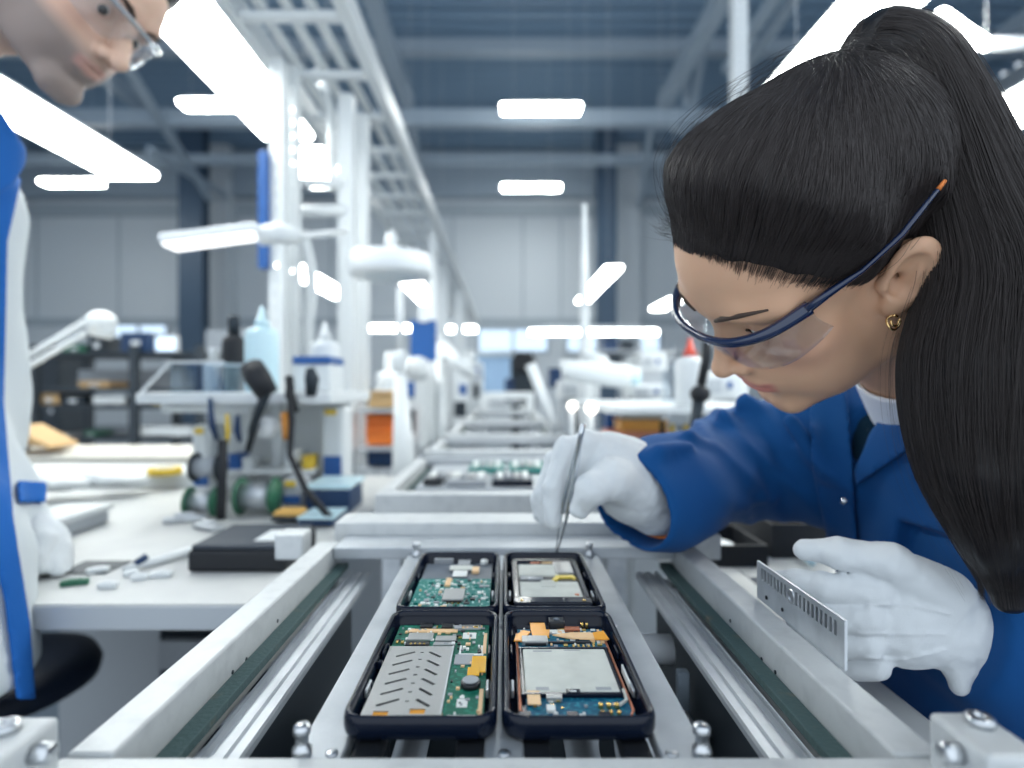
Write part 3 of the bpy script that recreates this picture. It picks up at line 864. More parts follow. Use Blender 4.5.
def conveyor(name, y0, y1, label, group, detail):
    R = empty(name, (0, y0, 0), label, 'conveyor', group)
    for s in (-1, 1):
        b = MB(); b.bb((s*.1765, y0, Z(-.212)), (s*.198, y1, Z(-.166)), .0016)
        r = b.build('side_rail', M_rail, R)
        if detail:
            for yy, zz in ((y0+.115, -.186), (y0+.135, -.187), (y0+.19, -.183)):
                h = MB(); h.lathe((s*.1768, yy, Z(zz)), [(.0014, 0), (.0014, .0008)], 10, axis=(-s, 0, 0)); h.build('screw', M_dark, r)
        g = MB(); g.bb((s*.1645, y0+.01, Z(-.193)), (s*.1762, y1-.005, Z(-.187)), .0008)
        g.build('belt', M_belt, R)
        # grooved aluminium guide, one extruded outline
        p = [(.1640, -.1985), (.1625, -.1960), (.1600, -.1960), (.1590, -.2000), (.1560, -.2000), (.1550, -.1970), (.1490, -.1970), (.1480, -.1990), (.1465, -.1990), (.1455, -.1970), (.1405, -.1970),
             (.1395, -.1990), (.1395, -.2030), (.1410, -.2045), (.1440, -.2075), (.1640, -.2075)]
        pr = MB(); pr.prism([(s*a, z) for a, z in p], (0, y0+.01, CAMZ), (1, 0, 0), (0, 0, 1), (0, 1, 0), y1-y0-.015)
        pr.build('guide_profile', M_alu, R)
    b = MB(); b.bb((-.190, y1+.030, Z(-.1835)), (.200, y1+.080, Z(-.1532)), .0015); b.build('cross_beam', M_rail, R)
    b = MB(); b.bb((-.176, y1-.022, Z(-.1785)), (.176, y1+.0295, Z(-.1668)), .001); b.build('flange', M_alu, R)
    b = MB(); b.bb((-.20, y0-.034, Z(-.20)), (.20, y0+.0, Z(-.1675)), .0014); b.build('cross_beam', M_rail, R)
    for s in (-1, 1):
        l = MB(); l.bb((s*.165, y1-.03, 0), (s*.197, y1, Z(-.205)), .002); l.build('leg', M_alud, R)
        l = MB(); l.bb((s*.165, y0, 0), (s*.197, y0+.03, Z(-.205)), .002); l.build('leg', M_alud, R)
    return R

line0 = conveyor('conveyor', .262, .62, 'nearest aluminium conveyor section, carrying the four opened phones', None, True)
def block(lo, hi, boltc=None, side=None):
    b = MB(); b.bb(lo, hi, .0022); o = b.build('corner_block', M_rail, line0)
    if boltc:
        q = MB(); q.lathe(boltc, [(.0055, 0), (.0055, .003), (.0045, .0038), (.002, .0038), (.002, .0020), (0, .0020)], 16); q.build('bolt', M_steel, o)
    if side:
        q = MB(); q.lathe(side[0], [(.0045, 0), (.0045, .007), (.0030, .0078), (0, .0078)], 14, axis=side[1]); q.build('bolt', M_steel, o)
block((-.240, .205, Z(-.185)), (-.1945, .2545, Z(-.1445)), (-.2085, .243, Z(-.1446)), ((-.1945, .240, Z(-.152)), (1, 0, 0)))
block((.1885, .226, Z(-.185)), (.2125, .258, Z(-.1445)), (.2035, .248, Z(-.1446)), ((.1885, .240, Z(-.152)), (-1, 0, 0)))
block((-.245, .618, Z(-.186)), (-.2145, .648, Z(-.1585)))
block((.2005, .618, Z(-.186)), (.232, .648, Z(-.1585)))
b = MB(); b.bb((-.164, .27, Z(-.56)), (.164, .63, Z(-.545)), .004); b.bb((-.164, .622, Z(-.545)), (.164, .63, Z(-.36))); b.build('shade_pan', M_dark, line0)  # added dark sheet, makes the depth below the rails look shaded
for sx in (-1, 1):
    b = MB(); b.bb((sx*.160, .28, Z(-.545)), (sx*.166, .61, Z(-.2085)), .001); b.build('shade_skirt', M_dark, line0)  # dark sides, their colour stands in for shade under the rails
# what shows in the dark below the rails
b = MB(); b.tube([(-.05, .52, Z(-.236)), (.150, .52, Z(-.236))], .0130, 16); b.build('cross_tube', M_pipe, line0)
b = MB(); b.lathe((.118, .45, Z(-.275)), [(.0, -.03), (.018, -.03), (.020, -.025), (.020, .026), (.013, .030), (.013, .038), (0, .038)], 24, axis=(1, 0, .0)); b.build('motor', M_alud, line0)
b = MB(); b.bb((.062, .50, Z(-.50)), (.082, .52, Z(-.28)), .002); b.build('strut', M_pipe, line0)
b = MB(); b.bb((-.125, .40, 0), (-.112, .415, Z(-.24)), .002); b.build('strut', M_dark, line0)
b = MB(); b.bb((-.095, .52, 0), (-.08, .535, Z(-.24)), .002); b.build('strut', M_blueg, line0)
b = MB(); b.bb((.146, .485, Z(-.545)), (.156, .495, Z(-.24)), .002); b.build('strut', M_blueg, line0)
b = MB(); b.bb((.105, .345, Z(-.36)), (.155, .42, Z(-.315)), .004); b.build('drive_housing', M_blueg, line0)
b = MB(); b.bb((-.15, .34, Z(-.46)), (.02, .56, Z(-.41)), .004); b.build('drive_housing', M_dark, line0)
b = MB(); b.tube([(-.13, .60, Z(-.25)), (-.10, .50, Z(-.34)), (-.12, .40, Z(-.42)), (-.10, .33, Z(-.50))], .004, 8); b.build('cable', M_black, line0)
b = MB(); b.tube([(.13, .60, Z(-.25)), (.10, .52, Z(-.31)), (.13, .42, Z(-.40)), (.12, .33, Z(-.50))], .004, 8); b.build('cable', M_black, line0)
for sx in (-.055, .046):
    b = MB(); b.tube([(sx, .30, Z(-.215)), (sx, .60, Z(-.215))], .010, 14); b.build('cross_tube', M_alu, line0)

# carrier under the phones
CT = -.1732
car = empty('phone_carrier', (0, .43, Z(CT)), 'aluminium carrier frame under the four opened phones', 'carrier')
for x0, x1 in ((-.0985, -.0755), (.0735, .0965), (-.0095, .0095)):
    b = MB(); b.bb((x0, .266, Z(CT-.008)), (x1, .594, Z(CT)), .0012); o = b.build('bar', M_alu, car)
    for yy in (.273, .417, .586):
        q = MB(); q.lathe(((x0+x1)/2+(.006 if x0 < -.05 else -.006 if x0 > .05 else 0), yy, Z(CT-.0002)), [(.0030, 0), (.0030, .0008), (.0022, .0014), (0, .0014)], 14); q.build('screw', M_steel, o)
for y0, y1 in ((.2625, .2665), (.41, .425), (.582, .596)):
    b = MB(); b.bb((-.0985, y0, Z(CT-.0085)), (.0965, y1, Z(CT-.0005)), .001); b.build('bar', M_alu, car)
for x, y in ((-.0945, .2715), (.0925, .2715), (-.0885, .588), (.0865, .588)):
    q = MB()
    q.lathe((x, y, Z(CT)), [(.0045, 0), (.0045, .004), (.0030, .005), (.0030, .010), (.0040, .0105), (.0040, .0135), (.0030, .015), (0, .015)], 16)
    q.build('locating_pin', M_steel, car)
for sx in (-.066, -.0165, .0155, .064):                          # dark rubber corner rests that show below the cases
    q = MB(); q.bb((sx-.007, .270, Z(CT-.010)), (sx+.007, .300, Z(CT-.0012)), .002); q.build('rest_pad', M_black, car)

# ------------------------------------------------------------------ phones
M_case = mat('glossy_dark_rubber', (.0035, .007, .018), .2, spec=.28, coat=.12)
M_pcb = mat('green_circuit_board', (.006, .115, .075), .5, spec=.25, noise=(420, (.02, .21, .14), .5, .62))
M_pcb2 = mat('teal_circuit_board', (.003, .17, .15), .45, spec=.25, noise=(380, (.45, .62, .58), .58, .63))
M_pcb3 = mat('blue_circuit_board', (.004, .085, .16), .5, spec=.25, noise=(400, (.02, .2, .27), .5, .6))
M_shield = mat('stamped_shield_metal', (.46, .465, .46), .40, .75, bump=(300, .08))
M_batt = mat('white_battery_film', (.58, .60, .555), .5, noise=(60, (.50, .52, .48), .4, .7))
M_flex = mat('orange_flex_film', (.85, .36, .02), .3, coat=.4)
M_copper = mat('copper_trace', (.55, .20, .11), .35, .6)
M_goldc = mat('gold_contacts', (.9, .62, .2), .25, .9)
M_chip = mat('black_chip', (.012, .014, .018), .35)
M_chipg = mat('grey_chip', (.30, .32, .34), .4)
M_chipw = mat('white_component', (.72, .74, .72), .5)
M_tape = mat('amber_tape', (.80, .42, .015), .2, coat=.6)
M_yel = mat('yellow_plastic', (.80, .62, .10), .4)
M_tan = mat('tan_film', (.78, .52, .28), .4)
M_lcd = mat('dark_grey_plate', (.10, .12, .15), .3)

def phone_case(root, w, l, h, m=M_case):
    """tray with a rounded rim: stacked rounded outlines joined into one skin"""
    loops = [(.0030, 0.), (.0008, .0012), (0., .0034), (0., h-.0035), (.0005, h-.0014), (.0016, h), (.0026, h), (.0036, h-.0010), (.0042, h-.0030), (.0046, .0042), (.0056, .0030), (.0056, .0026)]
    b = MB(root.matrix_world.copy() if False else Matrix.Translation(root.location)); vs = []; n = 0
    for ins, z in loops:
        P = rrect(w-2*ins, l-2*ins, max(.0115-ins, .003), 6); n = len(P)
        vs += [(x, y, z) for x, y in P]
    fs = [(i*n+k, i*n+(k+1) % n, (i+1)*n+(k+1) % n, (i+1)*n+k) for i in range(len(loops)-1) for k in range(n)]
    fs += [tuple(range(n))[::-1], tuple(range((len(loops)-1)*n, len(loops)*n))]
    b._add(vs, fs, True)
    o = b.build('case', m, root)
    for k in range(2):
        for s in (-1, 1):
            q = MB(Matrix.Translation(root.location)); q.bb((s*(w/2-.0056)-.0008, -l*.26+k*l*.32, .004), (s*(w/2-.0056)+.0008, -l*.26+k*l*.32+.012, .0085), .0006)
            q.build('clip', M_alud if k == 0 else M_case, o)
    return o
class Inner:
    """lays parts out in a phone: u across, v from the near edge to the far edge, heights in mm over the tray floor"""
    def __init__(s, root, w, l): s.r = root; s.w = w-.0125; s.l = l-.0125; s.o = root.location
    def pt(s, u, v, z): return s.o+Vector(((u-.5)*s.w, (v-.5)*s.l, .0030+z*.00115))
    def box(s, name, u0, u1, v0, v1, z0, z1, m, bev=.0003, parent=None):
        b = MB(); b.bb(s.pt(u0, v0, z0), s.pt(u1, v1, z1), bev); return b.build(name, m, parent or s.r)
    def poly(s, name, pts, z0, z1, m, parent=None):
        b = MB(); b.prism([(p[0]*s.w, p[1]*s.l) for p in pts], s.pt(0, 0, z0), (1, 0, 0), (0, 1, 0), (0, 0, 1), (z1-z0)*.00115); return b.build(name, m, parent or s.r)
    def disc(s, name, u, v, r, z0, z1, m, parent=None):
        b = MB(); b.lathe(s.pt(u, v, z0), [(r*.001, 0), (r*.001, (z1-z0)*.0008), (r*.00085, (z1-z0)*.001), (0, (z1-z0)*.001)], 20); return b.build(name, m, parent or s.r)
    def chips(s, n, u0, u1, v0, v1, z, seed, ms, mx=.05):
        r = random.Random(seed)
        placed = []
        for _ in range(n*6):
            if len(placed) >= n: break
            a = r.uniform(.012, mx); c = r.uniform(.010, mx*.55); u = r.uniform(u0, u1-a); v = r.uniform(v0, v1-c)
            if any(u < p[1] and p[0] < u+a and v < p[3] and p[2] < v+c for p in placed): continue
            placed.append((u, u+a, v, v+c))
            s.box('chip', u, u+a, v, v+c, z, z+r.uniform(.5, 1.1), r.choice(ms), .0001)

PWD, PLEN, PH = .0768, .1370, .0122
def phone(x, y, label, w=PWD, l=PLEN):
    r = empty('smartphone', (x, y, Z(CT+.0006)), label, 'smartphone', 'opened phones on the carrier')
    phone_case(r, w, l, PH); return r, Inner(r, w, l)

# near left: stamped shield plate with slanted slots
r, I = phone(-.0418, .3485, 'opened phone at near left, with a slotted grey shield plate and a round vibration motor')
I.box('circuit_board', .02, .99, .02, .97, 0, 1.6, M_pcb)
def holed_plate(o, u, v, w, us, vs, hole, t):
    """flat plate on a grid with cells left out: one connected skin"""
    bm = bmesh.new(); K = {}
    o, u, v, w = Vector(o), Vector(u), Vector(v), Vector(w)
    cells = {(i, j) for i in range(len(us)-1) for j in range(len(vs)-1) if not hole((us[i]+us[i+1])/2, (vs[j]+vs[j+1])/2)}
    def V(i, j, k):
        if (i, j, k) not in K: K[(i, j, k)] = bm.verts.new(o+u*us[i]+v*vs[j]+w*(t*k))
        return K[(i, j, k)]
    for i, j in cells:
        bm.faces.new([V(i, j, 1), V(i+1, j, 1), V(i+1, j+1, 1), V(i, j+1, 1)])
        bm.faces.new([V(i, j, 0), V(i, j+1, 0), V(i+1, j+1, 0), V(i+1, j, 0)])
        for di, dj, a, b in ((-1, 0, (i, j+1), (i, j)), (1, 0, (i+1, j), (i+1, j+1)), (0, -1, (i, j), (i+1, j)), (0, 1, (i+1, j+1), (i, j+1))):
            if (i+di, j+dj) not in cells:
                bm.faces.new([V(*a, 0), V(*b, 0), V(*b, 1), V(*a, 1)])
    b = MB(); b.bm.free(); b.bm = bm; return b
SLOT = []
for k in range(6):
    SLOT += [((.115+.0*k, .125+.088*k), (.285, .175+.088*k)), ((.545, .120+.088*k), (.425, .175+.088*k))]
def slot_hole(a, c):
    for (x0, y0), (x1, y1) in SLOT:
        e = ((x1-x0), (y1-y0)*1.9); L = math.hypot(*e); t = ((a-x0)*e[0]+(c-y0)*1.9*e[1])/(L*L)
        if 0 < t < 1 and abs((a-x0)*e[1]-(c-y0)*1.9*e[0])/L < .0150: return True
    for k in range(7):
        if abs(a-.355) < .016 and abs(c-(.16+.075*k)) < .005: return True
    return (.11 < a < .235 and .035 < c < .085) or (.40 < a < .52 and .065 < c < .105)
us = [.02+.62*i/160 for i in range(161)]; vs = [.025+.655*j/150 for j in range(151)]
hp = holed_plate(I.pt(0, 0, 2.3), (I.w, 0, 0), (0, I.l, 0), (0, 0, 1), us, vs, slot_hole, .0006)
sh = hp.build('shield_plate', M_shield, r, merge=False)
I.box('backing_film', .10, .245, .030, .09, 1.6, 2.2, M_flex); I.box('backing_film', .39, .53, .06, .11, 1.6, 2.2, M_flex)
I.box('backing_plate', .03, .63, .115, .66, 1.6, 1.9, M_chip)
I.box('shield_edge', .640, .655, .03, .69, 1.6, 3.0, M_alud); I.box('shield_edge', .30, .60, .015, .03, 1.6, 2.6, M_case)
for u0, u1, v0, v1, z, m, nm in ((.16, .40, .695, .735, 3.0, M_chip, 'connector'), (.44, .66, .70, .730, 2.8, M_shield, 'card_slot'), (.16, .42, .76, .84, 3.0, M_shield, 'shield_can'), (.45, .66, .745, .80, 3.2, M_shield, 'card_slot'),
                                (.72, .86, .79, .865, 1.9, M_chipw, 'sticker'), (.68, .86, .50, .60, 2.4, M_chipg, 'chip'), (.76, .85, .13, .195, 1.9, M_chipw, 'sticker'), (.70, .95, .60, .62, 1.8, M_chipw, 'trace'), (.71, .73, .62, .71, 1.8, M_chipw, 'trace'), (.92, .94, .62, .71, 1.8, M_chipw, 'trace'),
                                (.94, .975, .05, .28, 1.8, M_tan, 'contact_strip'), (.94, .975, .62, .86, 1.8, M_tan, 'contact_strip'), (.70, .93, .03, .075, 1.8, M_chipw, 'label_print'), (.54, .66, .02, .085, 2.2, M_tan, 'contact_strip'),
                                (.14, .66, .862, .90, 2.6, M_tan, 'flex_cable'), (.70, .90, .90, .955, 2.6, M_shield, 'shield_can'), (.25, .38, .91, .96, 3.4, M_chip, 'connector'), (.48, .60, .905, .955, 3.4, M_chip, 'connector'), (.62, .70, .89, .93, 3.4, M_chipg, 'connector')):
    I.box(nm, u0, u1, v0, v1, 1.6, z, m)
for k in range(4): I.box('contact', .205+.045*k, .225+.045*k, .697, .712, 3.0, 3.3, M_goldc, .0001)
I.box('tape', .845, .985, .405, .565, 2.4, 3.4, M_tape, .001); I.box('tape', .82, .93, .36, .44, 3.4, 3.9, M_tape, .001)
I.disc('vibration_motor', .860, .305, 5.6, 1.6, 4.6, M_chip); I.disc('motor_cap', .860, .305, 4.6, 4.5, 5.1, M_chipg)
I.chips(60, .03, .97, .70, .965, 1.9, 3, [M_chipw, M_chipg, M_goldc, M_tan, M_chip]); I.chips(39, .67, .96, .05, .74, 1.6, 4, [M_chipw, M_chipg, M_tan, M_chip], .04)
for vv in (.28, .48, .66): I.box('latch', -.028, .016, vv, vv+.03, .2, 4.2, M_case, .0006)

# near right: white battery, orange flex, copper border
r, I = phone(.0374, .3485, 'opened phone at near right, with a white battery and orange ribbon cables')
I.box('midframe', .03, .97, .0, .80, 0, 1.0, M_case); I.box('circuit_board', .06, .96, .66, .90, 1.0, 2.2, M_pcb3); I.box('circuit_board', .10, .96, .04, .20, 1.0, 2.0, M_pcb3)
b = MB(); lo = []
for (a, c) in ((.055, .06), (.055, .86), (.09, .90)): lo.append(I.pt(a, c, 2.2))
b.tube([I.pt(.95, .84, 2.2), I.pt(.955, .10, 2.2), I.pt(.90, .035, 2.2), I.pt(.12, .035, 2.2), I.pt(.05, .10, 2.2), I.pt(.05, .84, 2.2)], .0008, 8); b.build('copper_border', M_copper, r)
bat = I.box('battery', .10, .90, .225, .635, 1.0, 3.6, M_batt, .0008)
for u0, u1, v0, v1 in ((.19, .30, .235, .262), (.70, .83, .235, .262), (.20, .38, .60, .615), (.50, .66, .612, .622)): I.box('print', u0, u1, v0, v1, 3.6, 3.66, M_chipg, .00002, bat)
I.box('battery_frame', .06, .94, .20, .218, 1.0, 3.8, M_case); I.box('battery_frame', .06, .94, .643, .662, 1.0, 3.4, M_case); I.box('battery_frame', .905, .925, .21, .65, 1.0, 3.6, M_case); I.box('battery_frame', .07, .09, .21, .65, 1.0, 3.6, M_case)
I.box('latch', .44, .56, .205, .235, 3.4, 4.4, M_case); I.box('latch_contact', .475, .525, .207, .22, 4.4, 4.5, M_chipw)
I.box('camera_module', .40, .57, .905, .985, 1.0, 6.2, M_chip, .0008); I.disc('camera_lens', .485, .945, 2.2, 6.2, 6.8, M_lcd)
I.poly('flex_cable', [(.21, .78), (.38, .78), (.40, .86), (.36, .86), (.36, .95), (.20, .95), (.20, .88)], 3.2, 3.9, M_flex)
I.poly('flex_cable', [(.02, .73), (.12, .73), (.16, .80), (.20, .84), (.12, .86), (.04, .80)], 3.0, 3.6, M_flex)
I.poly('flex_cable', [(.42, .80), (.62, .755), (.97, .74), (.97, .80), (.80, .83), (.62, .83)], 3.0, 3.7, M_tan)
I.poly('flex_end', [(.84, .735), (.985, .735), (.96, .84), (.84, .82)], 3.7, 4.1, M_flex)
I.box('flex_strip', .32, .80, .715, .728, 2.2, 3.4, M_chip); I.box('connector', .10, .36, .695, .765, 2.2, 5.0, M_shield, .0006); I.box('connector_slot', .13, .34, .688, .70, 2.4, 3.8, M_chip)
I.box('sticker', .40, .56, .84, .885, 2.2, 2.8, M_chipw); I.box('connector', .56, .72, .86, .90, 2.2, 4.0, M_copper)
for k in range(5): I.box('contact', .60+.05*k, .622+.05*k, .672, .698, 2.2, 3.0, M_goldc, .0001)
for k in range(3):
    I.disc('pogo_pin', .70+.065*k, .12, 1.3, 2.0, 4.6, M_goldc); I.disc('pogo_pin', .70+.065*k, .07, 1.1, 2.0, 4.2, M_goldc)
    if k < 2: I.disc('pogo_pin', .76+.05*k, .93, 1.1, 1.0, 5.2, M_goldc)
I.box('flex_end', .11, .22, .125, .235, 3.0, 3.6, M_tan); I.box('connector', .27, .40, .165, .20, 2.0, 4.0, M_shield); I.box('connector', .26, .33, .08, .125, 2.0, 3.6, M_chipw)
for u0 in (.04, .41, .66): I.box('latch', u0, u0+.09, .01, .06, 1.0, 4.4, M_case)
b = MB(); b.tube([I.pt(.93, .24, 3.6), I.pt(.925, .16, 3.4), I.pt(.86, .13, 3.0), I.pt(.80, .135, 2.8)], .0009, 8); b.build('wire', M_batt, r)
I.chips(55, .08, .95, .67, .90, 2.2, 6, [M_chipw, M_chipg, M_goldc, M_chip, M_tan]); I.chips(12, .13, .62, .045, .19, 2.0, 8, [M_chipw, M_chipg, M_goldc], .04)
sp_ = MB(); sp_.bb((I.o.x+.0318, I.o.y-.028, I.o.z+.0035), (I.o.x+.0330, I.o.y-.006, I.o.z+.0085), .0004); sp_.build('side_button', M_chipw, r)

# far left: teal board, no battery
r, I = phone(-.0418, .4910, 'opened phone at far left, with a bare teal board and an empty grey battery bay', l=.143)
I.box('battery_bay', .02, .98, .52, .95, 0, 1.0, M_lcd); I.box('circuit_board', .02, .98, .01, .60, 0, 1.8, M_pcb2)
I.box('card_slot', .40, .66, .175, .36, 1.8, 4.2, M_shield, .0006); I.box('card_mouth', .42, .64, .165, .18, 2.0, 3.4, M_chip)
for k in range(3): I.box('contact', .45+.07*k, .48+.07*k, .150, .168, 1.8, 2.4, M_goldc, .0001)
I.box('flex_cable', .44, .64, .64, .76, 1.6, 2.4, M_chipw, .0006); I.box('flex_cable', .38, .70, .76, .86, 2.2, 3.0, M_batt, .0006); I.box('flex_cable', .48, .66, .86, .985, 2.6, 3.2, M_chipg, .0006)
I.box('connector', .70, .80, .72, .83, 1.0, 3.0, M_tan); I.box('connector', .38, .45, .44, .58, 1.8, 3.4, M_tan)
I.disc('camera_module', .86, .94, 3.6, 1.0, 5.0, M_chipw); I.box('speaker', .12, .40, .955, .985, .0, 4.5, M_chipg)
I.chips(99, .04, .96, .03, .58, 1.8, 12, [M_chipw, M_chipw, M_chipg, M_pcb2, M_tan, M_chip], .07)

# far right: raised black frame round two pale shields
r, I = phone(.0374, .4910, 'opened phone at far right, under the tweezers, with two pale shields and a yellow strip', l=.143)
I.box('midframe', .04, .96, .0, .97, 0, 1.2, M_case)
for a in ((.03, .97, .10, .20), (.03, .115, .17, .93), (.89, .97, .17, .93), (.03, .97, .90, .97)): I.box('inner_frame', *a, 1.2, 5.0, M_case, .0012)
I.box('shield_plate', .12, .89, .19, .50, 1.2, 3.6, M_batt, .0008); I.box('shield_plate', .40, .58, .40, .52, 3.6, 4.0, M_batt, .0005)
I.box('shield_plate', .12, .66, .62, .86, 1.2, 3.8, M_batt, .0008); I.box('shield_plate', .62, .88, .66, .92, 1.2, 4.6, M_shield, .0008)
I.box('dark_band', .11, .89, .51, .61, 1.2, 3.0, M_chip)
I.poly('yellow_strip', [(.55, .515), (.62, .515), (.66, .565), (.82, .575), (.86, .54), (.88, .56), (.86, .615), (.62, .61)], 3.0, 4.2, M_yel)
I.box('connector', .14, .30, .54, .60, 3.0, 4.0, M_chipg); I.box('connector', .24, .44, .53, .575, 3.0, 4.4, M_alud)
I.disc('button_contact', .82, .26, 2.0, 3.6, 4.2, M_copper)
for u0, u1, m in ((.30, .44, M_copper), (.46, .62, M_tan), (.62, .70, M_copper)): I.box('flex_cable', u0, u1, .875, .895, 3.6, 4.4, m)
I.box('shelf_edge', .05, .95, .03, .055, 1.2, 3.6, M_tan, .0005); I.box('shelf_plate', .05, .95, .055, .095, 1.2, 3.0, M_chipg, .0005)
for a in (.13, .87): I.disc('screw', a, .135, 1.4, 5.0, 5.5, M_goldc)

# tweezers in the right glove
tip = W(556.5, 553, .556); top = W(583, 424, .500)
ax = (top-tip).normalized(); sd = ax.cross(Vector((0, 1, 0))).normalized(); Ld = (top-tip).length
def prong(s, name, parent):
    b = MB(); pts, rs = [], []
    for t in np.linspace(0, 1, 12):
        off = s*(.0006+.0022*math.sin(min(t*1.15, 1)*PI))
        pts.append(tip+ax*Ld*t+sd*off); rs.append(.0007+.0019*min(1, t*2.2)-.0004*max(0, t-.7)*3)
    b.tube(pts, rs, 10, flat=.38); return b.build(name, M_metal_bright, parent)
tz = prong(1, 'tweezers', None); tag(tz, 'steel tweezers held upright in the white glove over the far right phone', 'tweezers')
prong(-1, 'prong', tz)

# slotted plate standing on the right rail, under her left hand
PX0 = .1985
ys = [.338]; 
for k in range(20): ys += [.346+k*.0052, .346+k*.0052+.0027]
ys += [.455]; ys = sorted(set(round(y, 5) for y in ys)); zs = [0, .006, .0085, .0155, .0165, .0255, .029]
def comb_hole(a, c):
    if .0165 < c < .0255 and .342 < a < .452:
        k = (a-.346)/.0052
        return 0 <= k < 20 and (k-int(k))*.0052 < .0027 and not (.395 < a < .407)
    return False
pl = holed_plate((PX0, 0, Z(-.1658)), (0, 1, 0), (0, 0, 1), (1, 0, 0), ys, zs, comb_hole, .0016).build('slotted_plate', M_alud, None, merge=False)
tag(pl, 'thin aluminium plate with a row of slots, standing on the right rail beside the glove', 'plate')
b = MB(); b.bb((PX0+.0018, .3405, Z(-.1658)+.0155), (PX0+.0026, .4535, Z(-.1658)+.0265), .0003); b.build('slot_shade_strip', M_dark, pl)  # dark strip added behind the slots in place of the shade inside them
for y, z, rr, m in ((.401, .0205, .0052, M_steel), (.438, .006, .0016, M_black), (.413, .0065, .0014, M_black)):
    q = MB(); q.lathe((PX0-.0001, y, Z(-.1658)+z), [(rr, 0), (rr, .0006), (rr*.6, .0007), (rr*.55, .0003), (0, .0003)], 18, axis=(-1, 0, 0)); q.build('boss' if rr > .004 else 'hole', m, pl)
# ------------------------------------------------------------------ the hall
M_floor = mat('grey_floor', (.20, .23, .26), .4, noise=(3, (.16, .19, .22), .4, .6))
M_wall = mat('pale_wall_panels', (.62, .67, .71), .6)
M_wall2 = mat('wall_trim', (.40, .46, .51), .55)
M_deck = mat('steel_roof_deck', (.19, .29, .40), .55)
M_beam = mat('roof_beam_grey', (.34, .41, .48), .5)
M_col = mat('dark_blue_column', (.055, .095, .15), .5)
M_lampw = mat('lamp_housing', (.75, .78, .80), .35)
def emis(name, c, s): return mat(name, (0, 0, 0), 1, emit=c, es=s, spec=0)
M_tube = emis('lamp_diffuser', (.97, 1., .97), LAMP_S)
M_tubeh = emis('high_lamp_diffuser', (.97, 1., .97), HIGH_S)
M_winlight = emis('window_daylight', (.62, .80, 1.), WIN_S)
M_white = mat('white_powder_coat', (.66, .69, .70), .4)
M_offw = mat('off_white_plastic', (.66, .69, .70), .45)
M_grey = mat('mid_grey_laminate', (.40, .43, .46), .5)
M_bench = mat('bench_laminate', (.52, .53, .52), .45, noise=(14, (.47, .48, .48), .4, .7))
M_shelf = mat('dark_shelf_steel', (.035, .045, .055), .5, .3)
M_bluep = mat('blue_plastic', (.015, .09, .30), .4)
M_dkblue = mat('dark_blue_plastic', (.008, .035, .10), .4)
M_orange2 = mat('orange_plastic', (.80, .20, .03), .45)
M_wood = mat('tan_cardboard', (.50, .33, .16), .8)
M_green2 = mat('green_plastic', (.025, .13, .075), .5)
M_palebl = mat('pale_blue_plastic', (.55, .74, .80), .3)
M_ylw = mat('amber_yellow', (.75, .52, .05), .45)
M_clearbox = clear_mat('clear_acrylic', (.86, .90, .93), .9)
M_red = mat('red_plastic', (.65, .07, .04), .4)
M_skinb = M_wood
HX0, HX1, HY0, HY1, HH = -14., 11., -1.2, 17., 8.
def struct(name, lo, hi, m, bev=0.):
    b = MB(); b.bb(lo, hi, bev); o = b.build(name, m); o['kind'] = 'structure'; return o
struct('floor', (HX0, HY0, -.1), (HX1, HY1, 0), M_floor)
# roof deck: ribs run across the hall
b = MB(); n = 0; y = HY0
poly = []
while y < HY1:
    poly += [(y, HH), (y+.18, HH), (y+.22, HH+.10), (y+.32, HH+.10)]; y += .36
poly = [(a, c) for a, c in poly]+[(HY1, HH+.3), (HY0, HH+.3)]
b.prism(poly, (HX0, 0, 0), (0, 1, 0), (0, 0, 1), (1, 0, 0), HX1-HX0); o = b.build('ceiling', M_deck); o['kind'] = 'structure'
# back wall with panel joints
b = MB(); b.bb((HX0, HY1, 0), (HX1, HY1+.2, HH)); o = b.build('wall_back', M_wall); o['kind'] = 'structure'
struct('wall_left', (HX0-.2, HY0, 0), (HX0, HY1, HH), M_wall); struct('wall_right', (HX1, HY0, 0), (HX1+.2, HY1, HH), M_wall)
def onwall(px, py): return W(px, py, HY1)
def wallbar(name, x0, y0, x1, y1, th, m):
    a, c = onwall(x0, y1), onwall(x1, y0); return struct(name, (a.x, HY1-th, a.z), (c.x, HY1-.001, c.z), m)
wallbar('trim_1', -300, 205, 1300, 217, .12, M_wall2); wallbar('trim_2', -300, 156, 1300, 200, .35, M_beam)
wallbar('trim_3', -300, 318, 1300, 326, .06, M_wall2)
for i, px in enumerate((36, 118, 205, 330, 452, 522, 560, 700, 800)): wallbar('trim_%d' % (4+i), px, 214, px+2, 326, .02, M_wall2)
for i, (x0, x1) in enumerate(((178, 202), (598, 617))):
    a, c = W(x0, 360, 15.2), W(x1, 0, 15.2); b = MB(); z1 = HH
    b.bb((a.x, 15.2, 0), (c.x, 15.3, z1)); b.bb((a.x, 15.5, 0), (c.x, 15.6, z1)); b.bb(((a.x+c.x)/2-.06, 15.3, 0), ((a.x+c.x)/2+.06, 15.5, z1))
    o = b.build('column_%s' % ('left', 'right')[i], M_col); o['kind'] = 'structure'
for i, (x0, x1) in enumerate(((204, 228), (618, 640))):
    a, c = W(x0, 340, 16.4), W(x1, 0, 16.4); b = MB(); b.bb((a.x, 16.4, 0), (c.x, 16.98, HH)); o = b.build('pillar_%s' % ('left', 'right')[i], M_wall); o['kind'] = 'structure'
